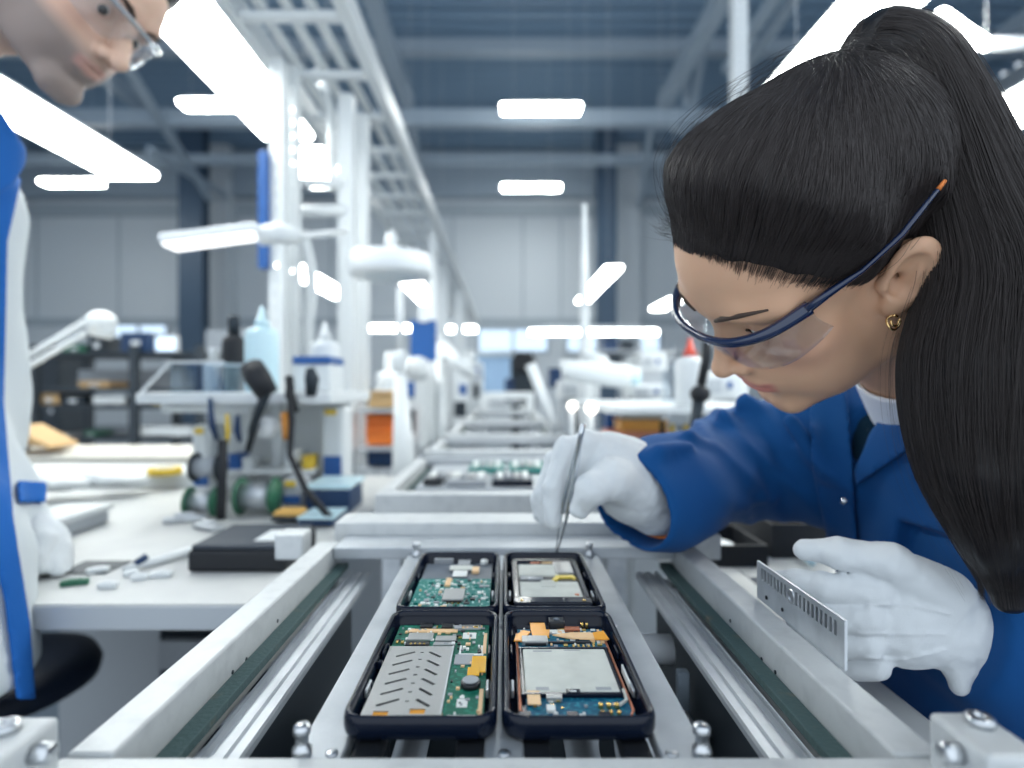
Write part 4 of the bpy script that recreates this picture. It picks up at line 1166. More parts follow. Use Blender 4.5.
# windows low in the back wall
def window(n, x0, y0, x1, y1, k):
    a, c = onwall(x0, y1), onwall(x1, y0)
    b = MB(); w = c.x-a.x
    for t in range(k+1):
        x = a.x+w*t/k; b.bb((x-.04, HY1-.08, a.z), (x+.04, HY1-.002, c.z))
    b.bb((a.x-.04, HY1-.08, a.z-.05), (c.x+.04, HY1-.002, a.z+.03)); b.bb((a.x-.04, HY1-.08, c.z-.03), (c.x+.04, HY1-.002, c.z+.05))
    o = b.build('window_%d' % n, M_wall2); o['kind'] = 'structure'
    g = MB(); g.bb((a.x, HY1-.03, a.z), (c.x, HY1-.005, c.z)); g.build('window_pane', M_winlight, o)
window(1, 478, 329, 548, 352, 2); window(2, 112, 322, 168, 346, 2); window(3, 566, 334, 660, 352, 3)
# roof structure: crosswise lower chords, lengthwise purlins, braces
def beam(name, a, c, w, h, m=None):
    b = MB(); b.bar(a, c, w, h, up=(0, 0, 1) if abs((Vector(c)-Vector(a)).normalized().z) < .9 else (0, 1, 0)); o = b.build(name, m or M_beam); o['kind'] = 'structure'; return o
zb = W(0, 119, 11.5).z
beam('beam_cross', (HX0, 11.5, zb), (HX1, 11.5, zb), .25, .30)
beam('beam_cross', (HX0, 14.2, W(0, 160, 14.2).z), (HX1, 14.2, W(0, 160, 14.2).z), .2, .22)
beam('beam_cross', (HX0, 11.5, HH-.15), (HX1, 11.5, HH-.15), .25, .25)
for x in (-1.9, 3.15, -7.2, 8.): beam('beam_length', (x, 2, zb+.30), (x, 11.5, zb+.30), .22, .26)
for (p0, d0), (p1, d1) in ((((378, -40), 9.), ((387, 88), 11.4)), (((712, 0), 9.4), ((693, 105), 11.4)), (((686, 45), 10.8), ((686, 105), 11.4)),
                           (((652, 122), 11.6), ((639, 208), 16.5)), (((413, 122), 11.6), ((421, 190), 16.5)), (((120, 55), 9.5), ((210, 200), 15.)), (((150, 150), 11.6), ((225, 195), 16.)),
                           (((800, -10), 8.), ((745, 70), 10.)), (((655, 118), 11.5), ((686, 132), 11.6)), (((780, -10), 7.5), ((726, 70), 9.5))):
    beam('beam_brace', W(*p0, d0), W(*p1, d1), .13, .13)

# ------------------------------------------------------------------ lamps
def strip_lamp(name, c, L, w, along, label, group, hm, fm, h=.07, hang=None):
    """suspended strip light: housing, diffuser, end caps"""
    c = Vector(c); r = empty(name, c, label, 'lamp', group)
    d = (w, L, h) if along == 'y' else (L, w, h)
    b = MB(); b.box(c+Vector((0, 0, h*.35)), (d[0]*1.02, d[1], h*.5), bev=.008, taper=.7); b.build('housing', hm, r)
    g = MB(); g.box(c-Vector((0, 0, h*.12)), (d[0], d[1]*.985, h*.5), bev=min(.02, h*.2)); g.build('diffuser', fm, r)
    if hang:
        for s in (-.35, .35):
            q = c+(Vector((0, L*s, 0)) if along == 'y' else Vector((L*s, 0, 0))); t = MB(); t.tube([q+Vector((0, 0, h*.5)), (q.x, q.y, hang)], .002, 5); t.build('hanger', M_lampw, r)
    return r
G1 = 'strip lights over the benches'
Zl = CAMZ
strip_lamp('strip_light', (-1.17, 2.12, Zl+1.36), 2.1, .27, 'y', 'large bright strip light at upper left, end on to the perforated uprights', G1, M_lampw, M_tube, hang=HH)
strip_lamp('strip_light', (-1.17, 3.62, Zl+1.36), .62, .27, 'y', 'short bright strip light just behind the perforated uprights at upper left', G1, M_lampw, M_tube, hang=HH)
strip_lamp('strip_light', (-2.06, 2.52, Zl+1.175), 1.45, .27, 'y', "long bright strip light just below the man's chin", G1, M_lampw, M_tube, hang=HH)
strip_lamp('strip_light', (1.27, 1.75, Zl+1.30), 2.2, .27, 'y', "large bright strip light above the woman's head", G1, M_lampw, M_tube, hang=HH)
strip_lamp('strip_light', (2.18, 2.9, Zl+1.18), 2.1, .28, 'y', 'bright strip light at the right edge, behind the ponytail', G1, M_lampw, M_tube, hang=HH)
strip_lamp('strip_light', (1.20, 7.6, Zl+1.30), 2.6, .19, 'y', 'distant strip light seen end on at the top of the slim white pole', G1, M_lampw, M_tube, hang=HH)
strip_lamp('strip_light', (2.30, 8.2, Zl+1.16), 1.0, .22, 'y', "small distant strip light touching the woman's safety glasses", G1, M_lampw, M_tube, hang=HH)
strip_lamp('strip_light', (-1.2, 8.2, Zl+1.34), 2.2, .28, 'y', 'distant strip light just right of the round magnifier lamp', G1, M_lampw, M_tube, hang=HH)
strip_lamp('strip_light', (-2.15, 6.6, Zl+1.20), 2.4, .28, 'y', 'distant strip light between the white posts, left of the round magnifier lamp', G1, M_lampw, M_tube, hang=HH)
for x0, x1, y, d, lb in ((530, 657, 331, 12., 'long low strip light across the far end of the line, right of the window'), (360, 412, 327, 11., 'low distant strip light left of the blue hanging board'), (436, 476, 328, 11.5, 'low distant strip light between the blue board and the window')):
    c = W((x0+x1)/2, y, d); strip_lamp('strip_light', c, (x1-x0)/FPX*d, .16, 'x', lb, G1, M_lampw, M_tube, h=.19, hang=HH)
G2 = 'high bay lamps under the roof'
for px, py, w, d, lb in ((541, 108, 84, 10.2, 'roof lamp in front of the cross beam, higher of the two in the middle'), (531, 187, 62, 14., 'roof lamp below the cross beam, lower of the two in the middle'),
                         (211, 104, 62, 9.6, 'roof lamp right beside the large bright strip light at upper left'), (72, 182, 62, 13., "roof lamp near the man's collar, lowest on the left")):
    strip_lamp('roof_lamp', W(px, py, d), w/FPX*d*.93, .3, 'x', lb, G2, M_lampw, M_tubeh, h=.14, hang=HH)
c = W(985, 44, 5.0)
t = MB(); t.tube([W(942, 16, 4.2), W(962, 30, 4.6), W(984, 44, 5.0)], .05, 12); lt = t.build('angled_tube_lamp', M_tubeh); tag(lt, 'slanting bright tube lamp at upper right beyond the ponytail', 'lamp')
t = MB(); t.tube([W(986, 44, 5.03), W(1075, 42, 5.05)], .055, 12); t.build('housing', M_lampw, lt)
t = MB(); q_ = W(986, 44, 5.03); t.tube([q_, (q_.x, q_.y, HH)], .004, 5); t.build('hanger', M_lampw, lt)

# ------------------------------------------------------------------ overhead cable ladder and its posts
lad = empty('cable_ladder', (-.68, 1.6, CAMZ+1.2), 'long overhead cable ladder of white steel running above the left bench', 'cable ladder')
for x in (-.86, -.50):
    b = MB(); b.bb((x-.022, 1.3, CAMZ+1.16), (x+.022, 11.2, CAMZ+1.25), .004); b.build('side_rail', M_white, lad)
for k in range(28):
    y = 1.5+k*.35; b = MB(); b.bb((-.85, y-.018, CAMZ+1.165), (-.51, y+.018, CAMZ+1.19), .003); b.build('rung', M_white, lad)
for x, zz in ((-.60, 1.215), (-.68, 1.21), (-.78, 1.22)):
    b = MB(); b.tube([(x+.012*math.sin(y*2.1+x*9), y, CAMZ+zz+.006*math.sin(y*3)) for y in np.linspace(1.35, 11.1, 30)], .018, 8); b.build('cable', M_offw, lad)
def upright(px, d, ptop, w, label, group, holes=True, dep=None, bot=0., m=None):
    c = W(px, ptop, d); dep = dep or w; ztop = c.z if holes else min(c.z, CAMZ+1.155)
    if holes:
        nz = int((ztop-bot)/.05)
        zs_ = sorted({0., ztop-bot} | {round(k*.05+q, 4) for k in range(nz) for q in (.021, .033)})
        us_ = [0, w*.40, w*.60, w]
        hole = lambda a, z: (w*.40 < a < w*.60) and any(abs(z-(k*.05+.027)) < .006 for k in range(int(z/.05)-1, int(z/.05)+2) if 0 <= k < nz)
        o = holed_plate((c.x-w/2, d, bot), (1, 0, 0), (0, 0, 1), (0, 1, 0), us_, zs_, hole, .004).build('perforated_upright', m or M_white, None, merge=False)
        b = MB(); b.bb((c.x-w/2, d+.004, bot), (c.x-w/2+.006, d+dep, ztop)); b.bb((c.x+w/2-.006, d+.004, bot), (c.x+w/2, d+dep, ztop)); b.build('flange', m or M_white, o)
    else:
        b = MB(); b.bb((c.x-w/2, d, bot), (c.x+w/2, d+dep, ztop), .006); o = b.build('post', m or M_white)
    return tag(o, label, 'post', group)
GP = 'white posts along the line'
upright(276, 2.05, 58, .050, 'perforated white upright left of the twin, beside the blue upright panel', GP)
upright(292, 2.15, 64, .040, 'perforated white upright touching the large bright strip light at upper left', GP)
upright(345, 2.25, 92, .060, 'thick white post holding the cable ladder, nearer of a pair', GP, False)
upright(361, 2.45, 88, .055, 'white post just right of the thick one under the cable ladder', GP, False)
upright(741, 3.2, -60, .075, "perforated upright rising from behind the woman's hair to the roof", GP, True, m=M_offw)
for px, d, top, w, lb in ((441, 5.6, 262, .11, 'distant white post behind the blue hanging board'), (459, 7.0, 285, .12, 'farther white post next to the left end of the window'), (432, 4.3, 225, .06, 'slim white post right of the blue hanging board')):
    upright(px, d, top, w, lb, GP, False)
b = MB(); p = W(262, 150, 2.02); q = W(262, 268, 2.02); b.bb((p.x-.016, 2.02, q.z), (p.x+.016, 2.06, p.z), .004); b.bb((p.x-.012, 2.06, q.z+.02), (p.x+.012, 2.075, p.z-.02)); tag(b.build('upright_panel', M_bluep), 'narrow blue upright panel on the left perforated post', 'panel')
b = MB(); b.tube([W(290, 212, 2.2), W(346, 210, 2.26)], .022, 10); tag(b.build('cross_tube', M_white), 'white cross tube joining the perforated uprights to the thick post', 'tube')
b = MB(); b.tube([W(296, 182, 2.2), W(345, 184, 2.26)], .017, 10); tag(b.build('cross_tube', M_offw), 'upper thin white tube between the perforated upright and the thick post', 'tube')
for p0, p1, d, lb in (((302, 232), (314, 362), 2.2, 'white hose hanging between the uprights and the thick post'), ((318, 70), (340, 190), 2.4, 'white diagonal hose rising to the cable ladder')):
    b = MB(); a, c = W(*p0, d), W(*p1, d); b.tube([a+(c-a)*t+Vector((.02*math.sin(t*5), 0, 0)) for t in np.linspace(0, 1, 12)], .020, 10); tag(b.build('hose', M_white), lb, 'hose')

# ------------------------------------------------------------------ left bench
BT = CAMZ-.25
wb = empty('workbench', (-.8, .66, 0), 'grey laminate workbench at left with small parts scattered on it', 'bench')
b = MB(); b.prism([(-.262, .665), (-.262, 1.62), (-2.3, 1.62), (-2.3, 1.08), (-.83, 1.08), (-.555, .665)], (0, 0, BT-.030), (1, 0, 0), (0, 1, 0), (0, 0, 1), .030); b.build('bench_top', M_bench, wb)
b = MB(); b.bb((-.555, .662, BT-.0285), (-.262, .665, BT-.002), .001); b.build('edge_band', M_grey, wb)
for x0, x1, y0, y1 in ((-.30, -.27, .80, 1.5), (-2.2, -1.6, 1.2, 1.5), (-1.0, -.70, 1.3, 1.33)): b = MB(); b.bb((x0, y0, 0), (x1, y1, BT-.031), .004); b.build('side_panel', M_grey, wb)
b = MB(); b.bb((-2.2, 1.56, .2), (-.3, 1.585, BT-.031)); b.build('modesty_panel', M_blueg, wb)
dr = MB(); dr.bb((-.66, 1.11, .15), (-.32, 1.45, BT-.08), .004); dro = dr.build('drawer_unit', M_dark, wb)
for k in range(5):
    z = .30+k*.105; d_ = MB(); d_.bb((-.65, 1.09, z), (-.33, 1.109, z+.055), .003); f_ = d_.build('drawer', M_grey, dro)
b = MB(); b.bb((-2.3, 1.42, BT), (-.62, 1.60, BT+.035), .004); b.build('back_ledge', M_white, wb)
def on(px, py, z=None):
    """point on the bench top under a pixel"""
    z = BT if z is None else z
    d = (CAMZ-z)*FPX/(py-VPY); return Vector(((px-VPX)/FPX*d, d, z))
def R2(a): return Matrix.Rotation(math.radians(a), 3, 'Z')
p = on(228, 574); bx = MB(); bx.bb((-.325, .775, BT), (-.425, .775+.0, BT)) if False else None
bk = empty('device_box', (-.345, .80, BT+.0005), 'black flat instrument box with a grey glossy lid on the left bench', 'box')
b = MB(); b.bb((-.424, .775, BT+.0005), (-.292, .905, BT+.030), .005); b.build('body', M_black, bk)
b = MB(); b.bb((-.420, .779, BT+.030), (-.296, .901, BT+.036), .002); b.build('lid', mat('grey_lid', (.05, .06, .075), .55, spec=.25), bk)
b = MB(); b.bb((-.345, .80, BT+.036), (-.305, .86, BT+.037), .0004); b.build('label_plate', M_offw, bk)
GB = 'loose parts on the left bench'
for px, py, a, L, m, lb, nm, ct in ((75, 585, 20, .030, M_green2, 'small green component at the bench edge, nearest the man', 'component', 'component'), (98, 573, 25, .026, M_white, 'pale component behind the green one on the left bench', 'component', 'component'), (108, 588, 12, .022, M_white, 'pale component at the bench edge, just right of the green one', 'component', 'component'),
                                (131, 576, 30, .018, M_white, 'short pale component left of the black instrument box', 'component', 'component'), (139, 580, 28, .018, M_white, 'short pale component in the middle of the small row on the bench', 'component', 'component'), (161, 577, 8, .026, M_white, 'pale component nearest the black instrument box', 'component', 'component')):
    c = on(px, py); b = MB(); b.box(c+Vector((0, 0, .0035)), (L, .011, .007), R2(a), .0015); b.box(c+Vector((0, 0, .0075)), (L*.5, .007, .0012), R2(a)); tag(b.build(nm, m), lb, ct, GB)
c = on(150, 567); pn = MB(); d_ = R2(62) @ Vector((1, 0, 0)); pn.tube([c+Vector((0, 0, .006))-d_*.035, c+Vector((0, 0, .007))+d_*.055, c+Vector((0, 0, .007))+d_*.075], [.004, .007, .004], 10); po = pn.build('hand_tool', M_offw); tag(po, 'grey pen-shaped hand tool lying beside the black instrument box', 'tool')
pn = MB(); pn.tube([c+Vector((0, 0, .009))-d_*.02, c+Vector((0, 0, .016))-d_*.005], .005, 8); pn.build('trigger', M_dkblue, po)
b = MB(); c = on(88, 572); b.bb((c.x-.035, c.y-.01, BT+.0003), (c.x+.030, c.y+.045, BT+.002), .0006); tag(b.build('work_mat', M_dark), "thin dark mat under the man's gloved hand", 'mat')
tr_ = empty('parts_tray', on(60, 528), "pale grey stacked tray on the bench beside the man's coat pocket", 'tray')
c = on(60, 530); b = MB(); b.bb((c.x-.035, c.y-.06, BT+.0004), (c.x+.045, c.y+.06, BT+.022), .004); b.build('tray_base', M_grey, tr_); b = MB(); b.bb((c.x-.04, c.y-.065, BT+.022), (c.x+.05, c.y+.065, BT+.034), .003); b.build('tray_lid', M_white, tr_)
for px, py, w, lb in ((122, 480, .075, 'crumpled white cloth on the back ledge, nearer the yellow tape'), (62, 484, .085, 'crumpled white cloth on the back ledge, nearer the man')):
    c = on(px, py, BT+.035); rr = random.Random(px); o = sdf_object('cloth', lambda P, c=c, w=w: smin(ell(P, (c.x, c.y, c.z+.002), (w*.8, .05, .014)), ell(P, (c.x-w*.4, c.y, c.z+.008), (w*.35, .035, .014)), .03)+.006*fold_noise(P, 60, px), (c.x-w*1.3, c.y-.12, c.z-.03), (c.x+w*1.3, c.y+.12, c.z+.06), .008, M_white); tag(o, lb, 'cloth', 'white cloths on the ledge')
c = on(165, 474, BT+.035); b = MB(); b.lathe((c.x, c.y, c.z), [(.024, 0), (.038, 0), (.038, .016), (.024, .016), (.024, 0)], 28); tp = b.build('tape_roll', M_ylw); tag(tp, 'yellow tape roll lying on the back ledge of the left bench', 'tape roll')
b = MB(); b.lathe((c.x, c.y, c.z+.0004), [(.020, 0), (.0238, 0), (.0238, .015), (.020, .015), (.020, 0)], 28); b.build('core', M_white, tp)
for px, py, w, a, lb in ((185, 522, .07, 20, 'grey flat clip on the bench behind the black instrument box, left'), (208, 530, .06, -30, 'small grey bracket touching the black instrument box from behind')):
    c = on(px, py); b = MB(); b.box(c+Vector((0, 0, .006)), (w, .022, .010), R2(a), .003); b.box(c+Vector((0, 0, .014)), (w*.5, .014, .008), R2(a), .003); tag(b.build('bracket', M_alud), lb, 'bracket')
# second bench beyond
wb2 = empty('workbench', (-1.6, 1.9, 0), 'beige bench behind the grey one at left, carrying nothing but the far shelves\' shadow'.replace(", carrying nothing but the far shelves\' shadow", ", below the dark shelving"), 'bench')
b = MB(); b.bb((-2.6, 1.70, BT+.015), (-.87, 2.02, BT+.045), .004); b.build('bench_top', mat('beige_laminate', (.56, .54, .48), .5), wb2)
for x in (-2.4, -1.0): b = MB(); b.bb((x, 1.72, 0), (x+.05, 2.0, BT+.015)); b.build('leg', M_grey, wb2)
# stool
st = empty('stool', (-.72, .93, 0), 'dark blue padded stool under the left bench', 'stool')
b = MB(); c = W(-2, 677, 1.0)
b.lathe((c.x, c.y, c.z-.03), [(0, 0), (.125, .0), (.146, .012), (.150, .03), (.141, .048), (.11, .055), (0, .055)], 32); b.build('seat', mat('dark_blue_vinyl', (.006, .014, .035), .55), st)
b = MB(); b.lathe((c.x, c.y, .10), [(.025, 0), (.025, c.z-.14)], 16); b.build('column', M_steel, st)
for k in range(5):
    a = 2*PI*k/5+.3; b = MB(); b.tube([(c.x, c.y, .12), (c.x+.2*math.cos(a), c.y+.2*math.sin(a), .07)], [.02, .014], 10); l_ = b.build('leg', M_dark, st); q = MB(); q.ball((c.x+.2*math.cos(a), c.y+.2*math.sin(a), .033), .032, 12); q.build('caster', M_black, l_)

# ------------------------------------------------------------------ tool station on the left bench
def pbox(x0, y0, x1, y1, d, dep, m, bev=.003):
    a, c = W(x0, y1, d), W(x1, y0, d); b = MB(); b.bb((a.x, d, a.z), (c.x, d+dep, c.z), bev); return b
def thing_box(name, x0, y0, x1, y1, d, dep, m, label, cat, group=None, bev=.006, extra=None):
    o = pbox(x0, y0, x1, y1, d, dep, m, bev).build(name, m); tag(o, label, cat, group)
    if extra: extra(o)
    return o
sh_ = empty('tool_shelf', W(250, 525, 1.18), 'white shelf with hanging tools and a clear acrylic tray at left', 'shelf')
def part(parent, name, x0, y0, x1, y1, d, dep, m, bev=.003): return pbox(x0, y0, x1, y1, d, dep, m, bev).build(name, m, parent)
part(sh_, 'shelf_board', 135, 393, 330, 404, 1.12, .34, M_white); part(sh_, 'shelf_board', 160, 404, 250, 413, 1.18, .10, M_offw)
part(sh_, 'back_panel', 212, 404, 346, 492, 1.36, .012, M_white); part(sh_, 'lower_board', 214, 470, 313, 475, 1.24, .11, M_offw); part(sh_, 'post', 272, 404, 282, 497, 1.30, .02, M_offw); part(sh_, 'post', 243, 404, 250, 497, 1.30, .02, M_offw)
b = MB()
x0, x1 = W(170, 0, 1.14).x, W(224, 0, 1.14).x; z0, z1 = W(0, 393, 1.14).z, W(0, 362, 1.14).z
for lo, hi in (((x0, 1.14, z0), (x1, 1.143, z1)), ((x0, 1.30, z0), (x1, 1.303, z1)), ((x0, 1.143, z0), (x0+.003, 1.30, z1)), ((x1-.003, 1.143, z0), (x1, 1.30, z1))): b.bb(lo, hi)
b.build('acrylic_tray', M_clearbox, sh_)
for a, c in (((x0, 1.14, z1), (x1, 1.14, z1)), ((x0-.055, 1.135, z0), (x0, 1.14, z1)), ((x0, 1.30, z1), (x1, 1.30, z1))):
    q = MB(); q.bar(a, c, .005, .005); q.build('edge_strip', M_white, sh_)
def to_floor(o, px0, px1, py, d, dep, m=None, t=.03):
    a, c = W(px0, py, d), W(px1, py, d); nm = 'base_cabinet'
    b = MB(); b.bb((a.x+.005, d+.01, 0), (c.x-.005, d+dep-.01, a.z-.001), .004); b.build(nm, m or M_grey, o)
def bottle(name, x, ytop, ybot, r, d, m, label, capm, capn=.22, cone=False, group=None):
    t, bt = W(x, ytop, d), W(x, ybot, d); h = t.z-bt.z; hb = h*(1-capn)
    b = MB(); b.lathe((bt.x, d, bt.z), [(0, 0), (r*.93, 0), (r, .006), (r, hb*.86), (r*.86, hb*.95), (r*.42, hb), (r*.36, hb*1.03), (0, hb*1.03)], 24); o = b.build(name, m)
    c = MB()
    if cone: c.lathe((bt.x, d, bt.z+hb), [(r*.45, 0), (r*.45, h*capn*.25), (r*.3, h*capn*.35), (r*.10, h*capn), (0, h*capn)], 18)
    else: c.lathe((bt.x, d, bt.z+hb), [(r*.5, 0), (r*.5, h*capn*.8), (r*.42, h*capn), (0, h*capn)], 18)
    c.build('cap', capm, o); return tag(o, label, 'bottle', group)
bottle('squeeze_bottle', 262, 306, 392.2, .034, 1.22, M_palebl, 'pale blue squeeze bottle with a nozzle on the white tool shelf', M_palebl, .24, True)
bottle('bottle', 234, 316, 391.7, .026, 1.34, M_black, 'short black bottle left of the pale blue squeeze bottle', M_dark, .25)
bottle('spray_bottle', 325, 322, 391.5, .034, 1.40, M_white, 'white bottle with a dark nozzle right of the pale blue squeeze bottle', M_offw, .26, True)
bottle('dome_cap_jar', 214, 348, 391.6, .022, 1.36, M_white, 'little white domed jar at the foot of the black bottle', M_offw, .3)
thing_box('parts_box', 294, 364, 330, 392.1, 1.26, .10, M_offw, 'white box with a blue lid between the pale blue bottle and the white bottle', 'box', None, .004, lambda o: part(o, 'lid', 292, 356, 330, 364, 1.255, .11, M_bluep))
def stick(name, pts, r, m, label, cat, group=None, n=10, flat=1.):
    b = MB(); b.tube([W(*p) for p in pts], r, n, flat=flat); return tag(b.build(name, m), label, cat, group)
mh = stick('hand_scanner', [(252, 366, 1.06), (258, 378, 1.05), (268, 394, 1.05)], [.020, .023, .019], M_black, 'black rounded scanner head tilted in front of the white tool shelf', 'scanner')
b = MB(); b.tube([W(266, 392, 1.055), W(256, 420, 1.09), W(248, 450, 1.12)], [.010, .007, .006], 10); b.build('handle', M_dark, mh)
GT = 'tools hanging from the shelf'
stick('screwdriver', [(290, 376, 1.10), (290, 395, 1.10), (296, 412, 1.10)], [.006, .010, .006], M_black, 'black handled screwdriver between the scanner and the blue lidded box', 'tool', GT)
stick('pliers', [(210, 398, 1.11), (212, 425, 1.11), (217, 440, 1.115)], [.004, .007, .004], M_dkblue, 'dark blue handled pliers, leftmost tool under the white shelf', 'tool', GT)
stick('pliers', [(238, 415, 1.11), (237, 430, 1.11), (240, 442, 1.11)], [.004, .007, .004], M_dkblue, 'dark blue pliers hanging left of the small white reel', 'tool', GT)
stick('pliers', [(258, 405, 1.11), (252, 430, 1.11), (250, 446, 1.11)], [.004, .007, .004], M_black, 'black pliers hanging under the scanner head', 'tool', GT)
stick('screwdriver', [(284, 412, 1.10), (287, 428, 1.10), (287, 440, 1.10)], [.007, .010, .007], mat('amber_handle', (.55, .22, .03), .4), 'amber handled screwdriver hanging right of the small white reel', 'tool', GT)
stick('screwdriver', [(227, 414, 1.11), (228, 430, 1.11), (227, 444, 1.11)], [.003, .005, .003], M_ylw, 'thin yellow handled screwdriver under the acrylic tray', 'tool', GT)
stick('brush', [(310, 368, 1.12), (312, 378, 1.12), (311, 396, 1.12)], [.008, .014, .010], M_dark, 'dark brush standing at the right end of the blue lidded box', 'tool', GT)
stick('gooseneck', [(223, 440, 1.02), (222, 480, 1.02), (221, 519, 1.02)], .008, M_black, 'straight black stand in front of the cable reels', 'stand', None, 10)
stick('power_cable', [(288, 376, 1.1), (292, 420, 1.09), (290, 455, 1.08), (306, 490, 1.06), (333, 521, 1.03)], .006, M_black, 'black cable looping down from the shelf to the bench beside the orange pad', 'cable')
def reel(x, y, r, w, d, m, label, side, yaw=70):
    c = W(x, y, d); ax = Vector((math.cos(math.radians(yaw-70)), math.sin(math.radians(yaw-70)), 0))
    b = MB(); b.lathe(c, [(r*.7, -w/2), (r*.7, w/2)], 24, axis=ax); o = b.build('cable_reel', m); tag(o, label, 'reel', 'reels on the left bench')
    for s in (-1, 1):
        q = MB(); q.lathe(c+ax*(s*w/2), [(0, -.002), (r, -.002), (r, .002), (0, .002)], 28, axis=ax); q.build('flange', side, o)
reel(208, 467, .028, .05, 1.14, M_grey, 'grey reel behind the straight black stand, uppermost of the reels', M_dark)
reel(203, 502, .028, .05, 1.10, M_alud, 'silver reel with green ends, leftmost on the left bench', M_green2)
reel(258, 496, .036, .065, 1.12, M_alud, 'silver reel with green ends, right of the straight black stand', M_green2)
reel(268, 427, .020, .02, 1.12, M_white, 'small white reel hanging under the white shelf', M_white, 160)
thing_box('soldering_station', 305, 490, 349, 515, 1.12, .11, M_dkblue, 'dark blue soldering station box at the foot of the white posts', 'soldering station', None, .005, lambda o: (part(o, 'top_plate', 304, 485, 350, 490, 1.115, .12, M_palebl), part(o, 'dial', 316, 508, 322, 514, 1.110, .012, M_white)))
thing_box('blue_tray', 297, 520, 333, 526, 1.02, .08, M_dkblue, 'thin dark blue tray in front of the soldering station', 'tray', None, .003, lambda o: part(o, 'rim', 296, 518, 334, 520, 1.015, .09, M_palebl))
thing_box('sponge_pad', 272, 512, 299, 518, 1.05, .05, mat('orange_pad', (.70, .42, .12), .8), 'orange sponge pad left of the thin blue tray', 'pad', None, .008, lambda o: part(o, 'holder', 270, 517, 301, 521, 1.045, .06, M_dark))
GK = 'small goods on the lower board of the tool shelf'
for x0, x1, y0, m, lb in ((228, 240, 456, M_bluep, 'little blue box on the lower board of the tool shelf'), (242, 252, 460, M_white, 'little white box right of the little blue one on the lower board'), (284, 296, 452, M_offw, 'little off white box under the amber handled screwdriver'), (302, 312, 458, M_ylw, 'little yellow box at the right end of the lower board')):
    thing_box('small_box', x0, y0, x1, 469.8, 1.25, .04, m, lb, 'box', GK, .003, lambda o, v=(x0, y0, x1, m): part(o, 'lid', v[0]-.5, v[1]-2, v[2]+.5, v[1], 1.247, .046, v[3], .001))
GM = 'small machines on the left bench'
for nm, x0, y0, x1, y1, d, dp, m, lb in (('feeder', 320, 406, 344, 497, 1.27, .08, M_offw, 'off white upright machine casing behind the soldering station'), ('power_supply', 190, 425, 211, 501.5, 1.25, .08, M_white, 'white rounded machine casing behind the uppermost reel'), ('fixture', 280, 478, 303, 510.5, 1.16, .06, M_grey, 'grey fixture block between the green ended reel and the soldering station')):
    thing_box(nm, x0, y0, x1, y1, d, dp, m, lb, 'machine', GM, .012, lambda o, q=(x0, y0, x1, y1, d): (part(o, 'front_panel', q[0]+3, q[1]+(q[3]-q[1])*.55, q[2]-3, q[1]+(q[3]-q[1])*.8, q[4]-.004, .004, M_bluep), part(o, 'warning_strip', q[0]+4, q[1]+3, q[2]-8, q[1]+9, q[4]-.003, .003, M_ylw)))

# lamps standing on the bench
lm = empty('task_lamp', W(300, 240, 1.62), 'white slim task lamp on an arm, in front of the perforated uprights', 'lamp')
a, c = W(166, 243, 1.62), W(262, 234, 1.62)
b = MB(); b.bar(a+Vector((0, 0, .004)), c+Vector((0, 0, .012)), .09, .026, bev=.010); b.build('lamp_shade', M_lampw, lm)
b = MB(); b.bar(a+Vector((.01, 0, -.012)), c+Vector((-.01, 0, -.004)), .075, .010, bev=.004); b.build('diffuser', emis('task_diffuser', (.95, .98, 1.), 1.3), lm)
b = MB(); b.tube([W(260, 236, 1.62), W(280, 233, 1.62), W(300, 237, 1.64)], [.028, .030, .022], 14); b.build('lamp_head', M_white, lm)
b = MB(); b.tube([W(300, 237, 1.64), W(330, 233, 1.80), W(346, 232, 2.2)], .010, 8); b.build('arm', M_white, lm)
rl = empty('magnifier_lamp', W(391, 264, 1.9), 'round white magnifier lamp hanging in front of the cable ladder posts', 'lamp')
c = W(391, 266, 1.9); b = MB()
b.lathe((c.x, c.y, c.z-.035), [(.085, .0), (.128, .0), (.136, .010), (.136, .058), (.125, .070), (.05, .076), (0, .076)], 36); b.build('lamp_head', M_lampw, rl)
b = MB(); b.lathe((c.x, c.y, c.z-.040), [(0, 0), (.084, .001), (.084, .006), (0, .007)], 32); b.build('lens', M_clearbox, rl)
b = MB(); b.tube([(c.x, c.y, c.z+.04), (c.x, c.y, c.z+.09), (c.x+.004, c.y, c.z+.112)], [.022, .020, .012], 14); b.build('knob', M_white, rl)
for s in (-.055, .05): b = MB(); b.tube([(c.x+s, c.y, c.z+.04), (c.x+s, c.y, c.z+.058)], .009, 10); b.build('screw', M_white, rl)
b = MB(); b.tube([(c.x+.06, c.y+.06, c.z+.03), W(368, 255, 2.2), W(358, 250, 2.44)], .012, 10); b.build('arm', M_white, rl)
stand = empty('lamp_stand', W(402, 490, 1.75), 'white stand with a thick foot below the round magnifier lamp', 'stand')
b = MB(); b.tube([W(400, 288, 1.75), W(400, 350, 1.75)], .011, 10); b.tube([W(400, 350, 1.75), W(400, 356, 1.75), W(399, 366, 1.75), W(400, 376, 1.75)], [.012, .020, .020, .010], 12); b.build('rod', M_white, stand)
b = MB(); q_ = W(404, 470, 1.72); b.tube([W(400, 374, 1.75), W(404, 465, 1.72), (q_.x, q_.y, .02), (q_.x, q_.y, 0)], [.018, .034, .036, .09], 14); b.build('column', M_white, stand)
dl = empty('desk_lamp', W(35, 362, 1.84), "white double-arm desk lamp left of the dark shelving, beside the man's coat", 'lamp')
for o_ in (0, 11): b = MB(); b.tube([W(2, 371+o_, 1.84), W(92, 318+o_, 1.84)], .010, 8); b.build('arm', M_white, dl)
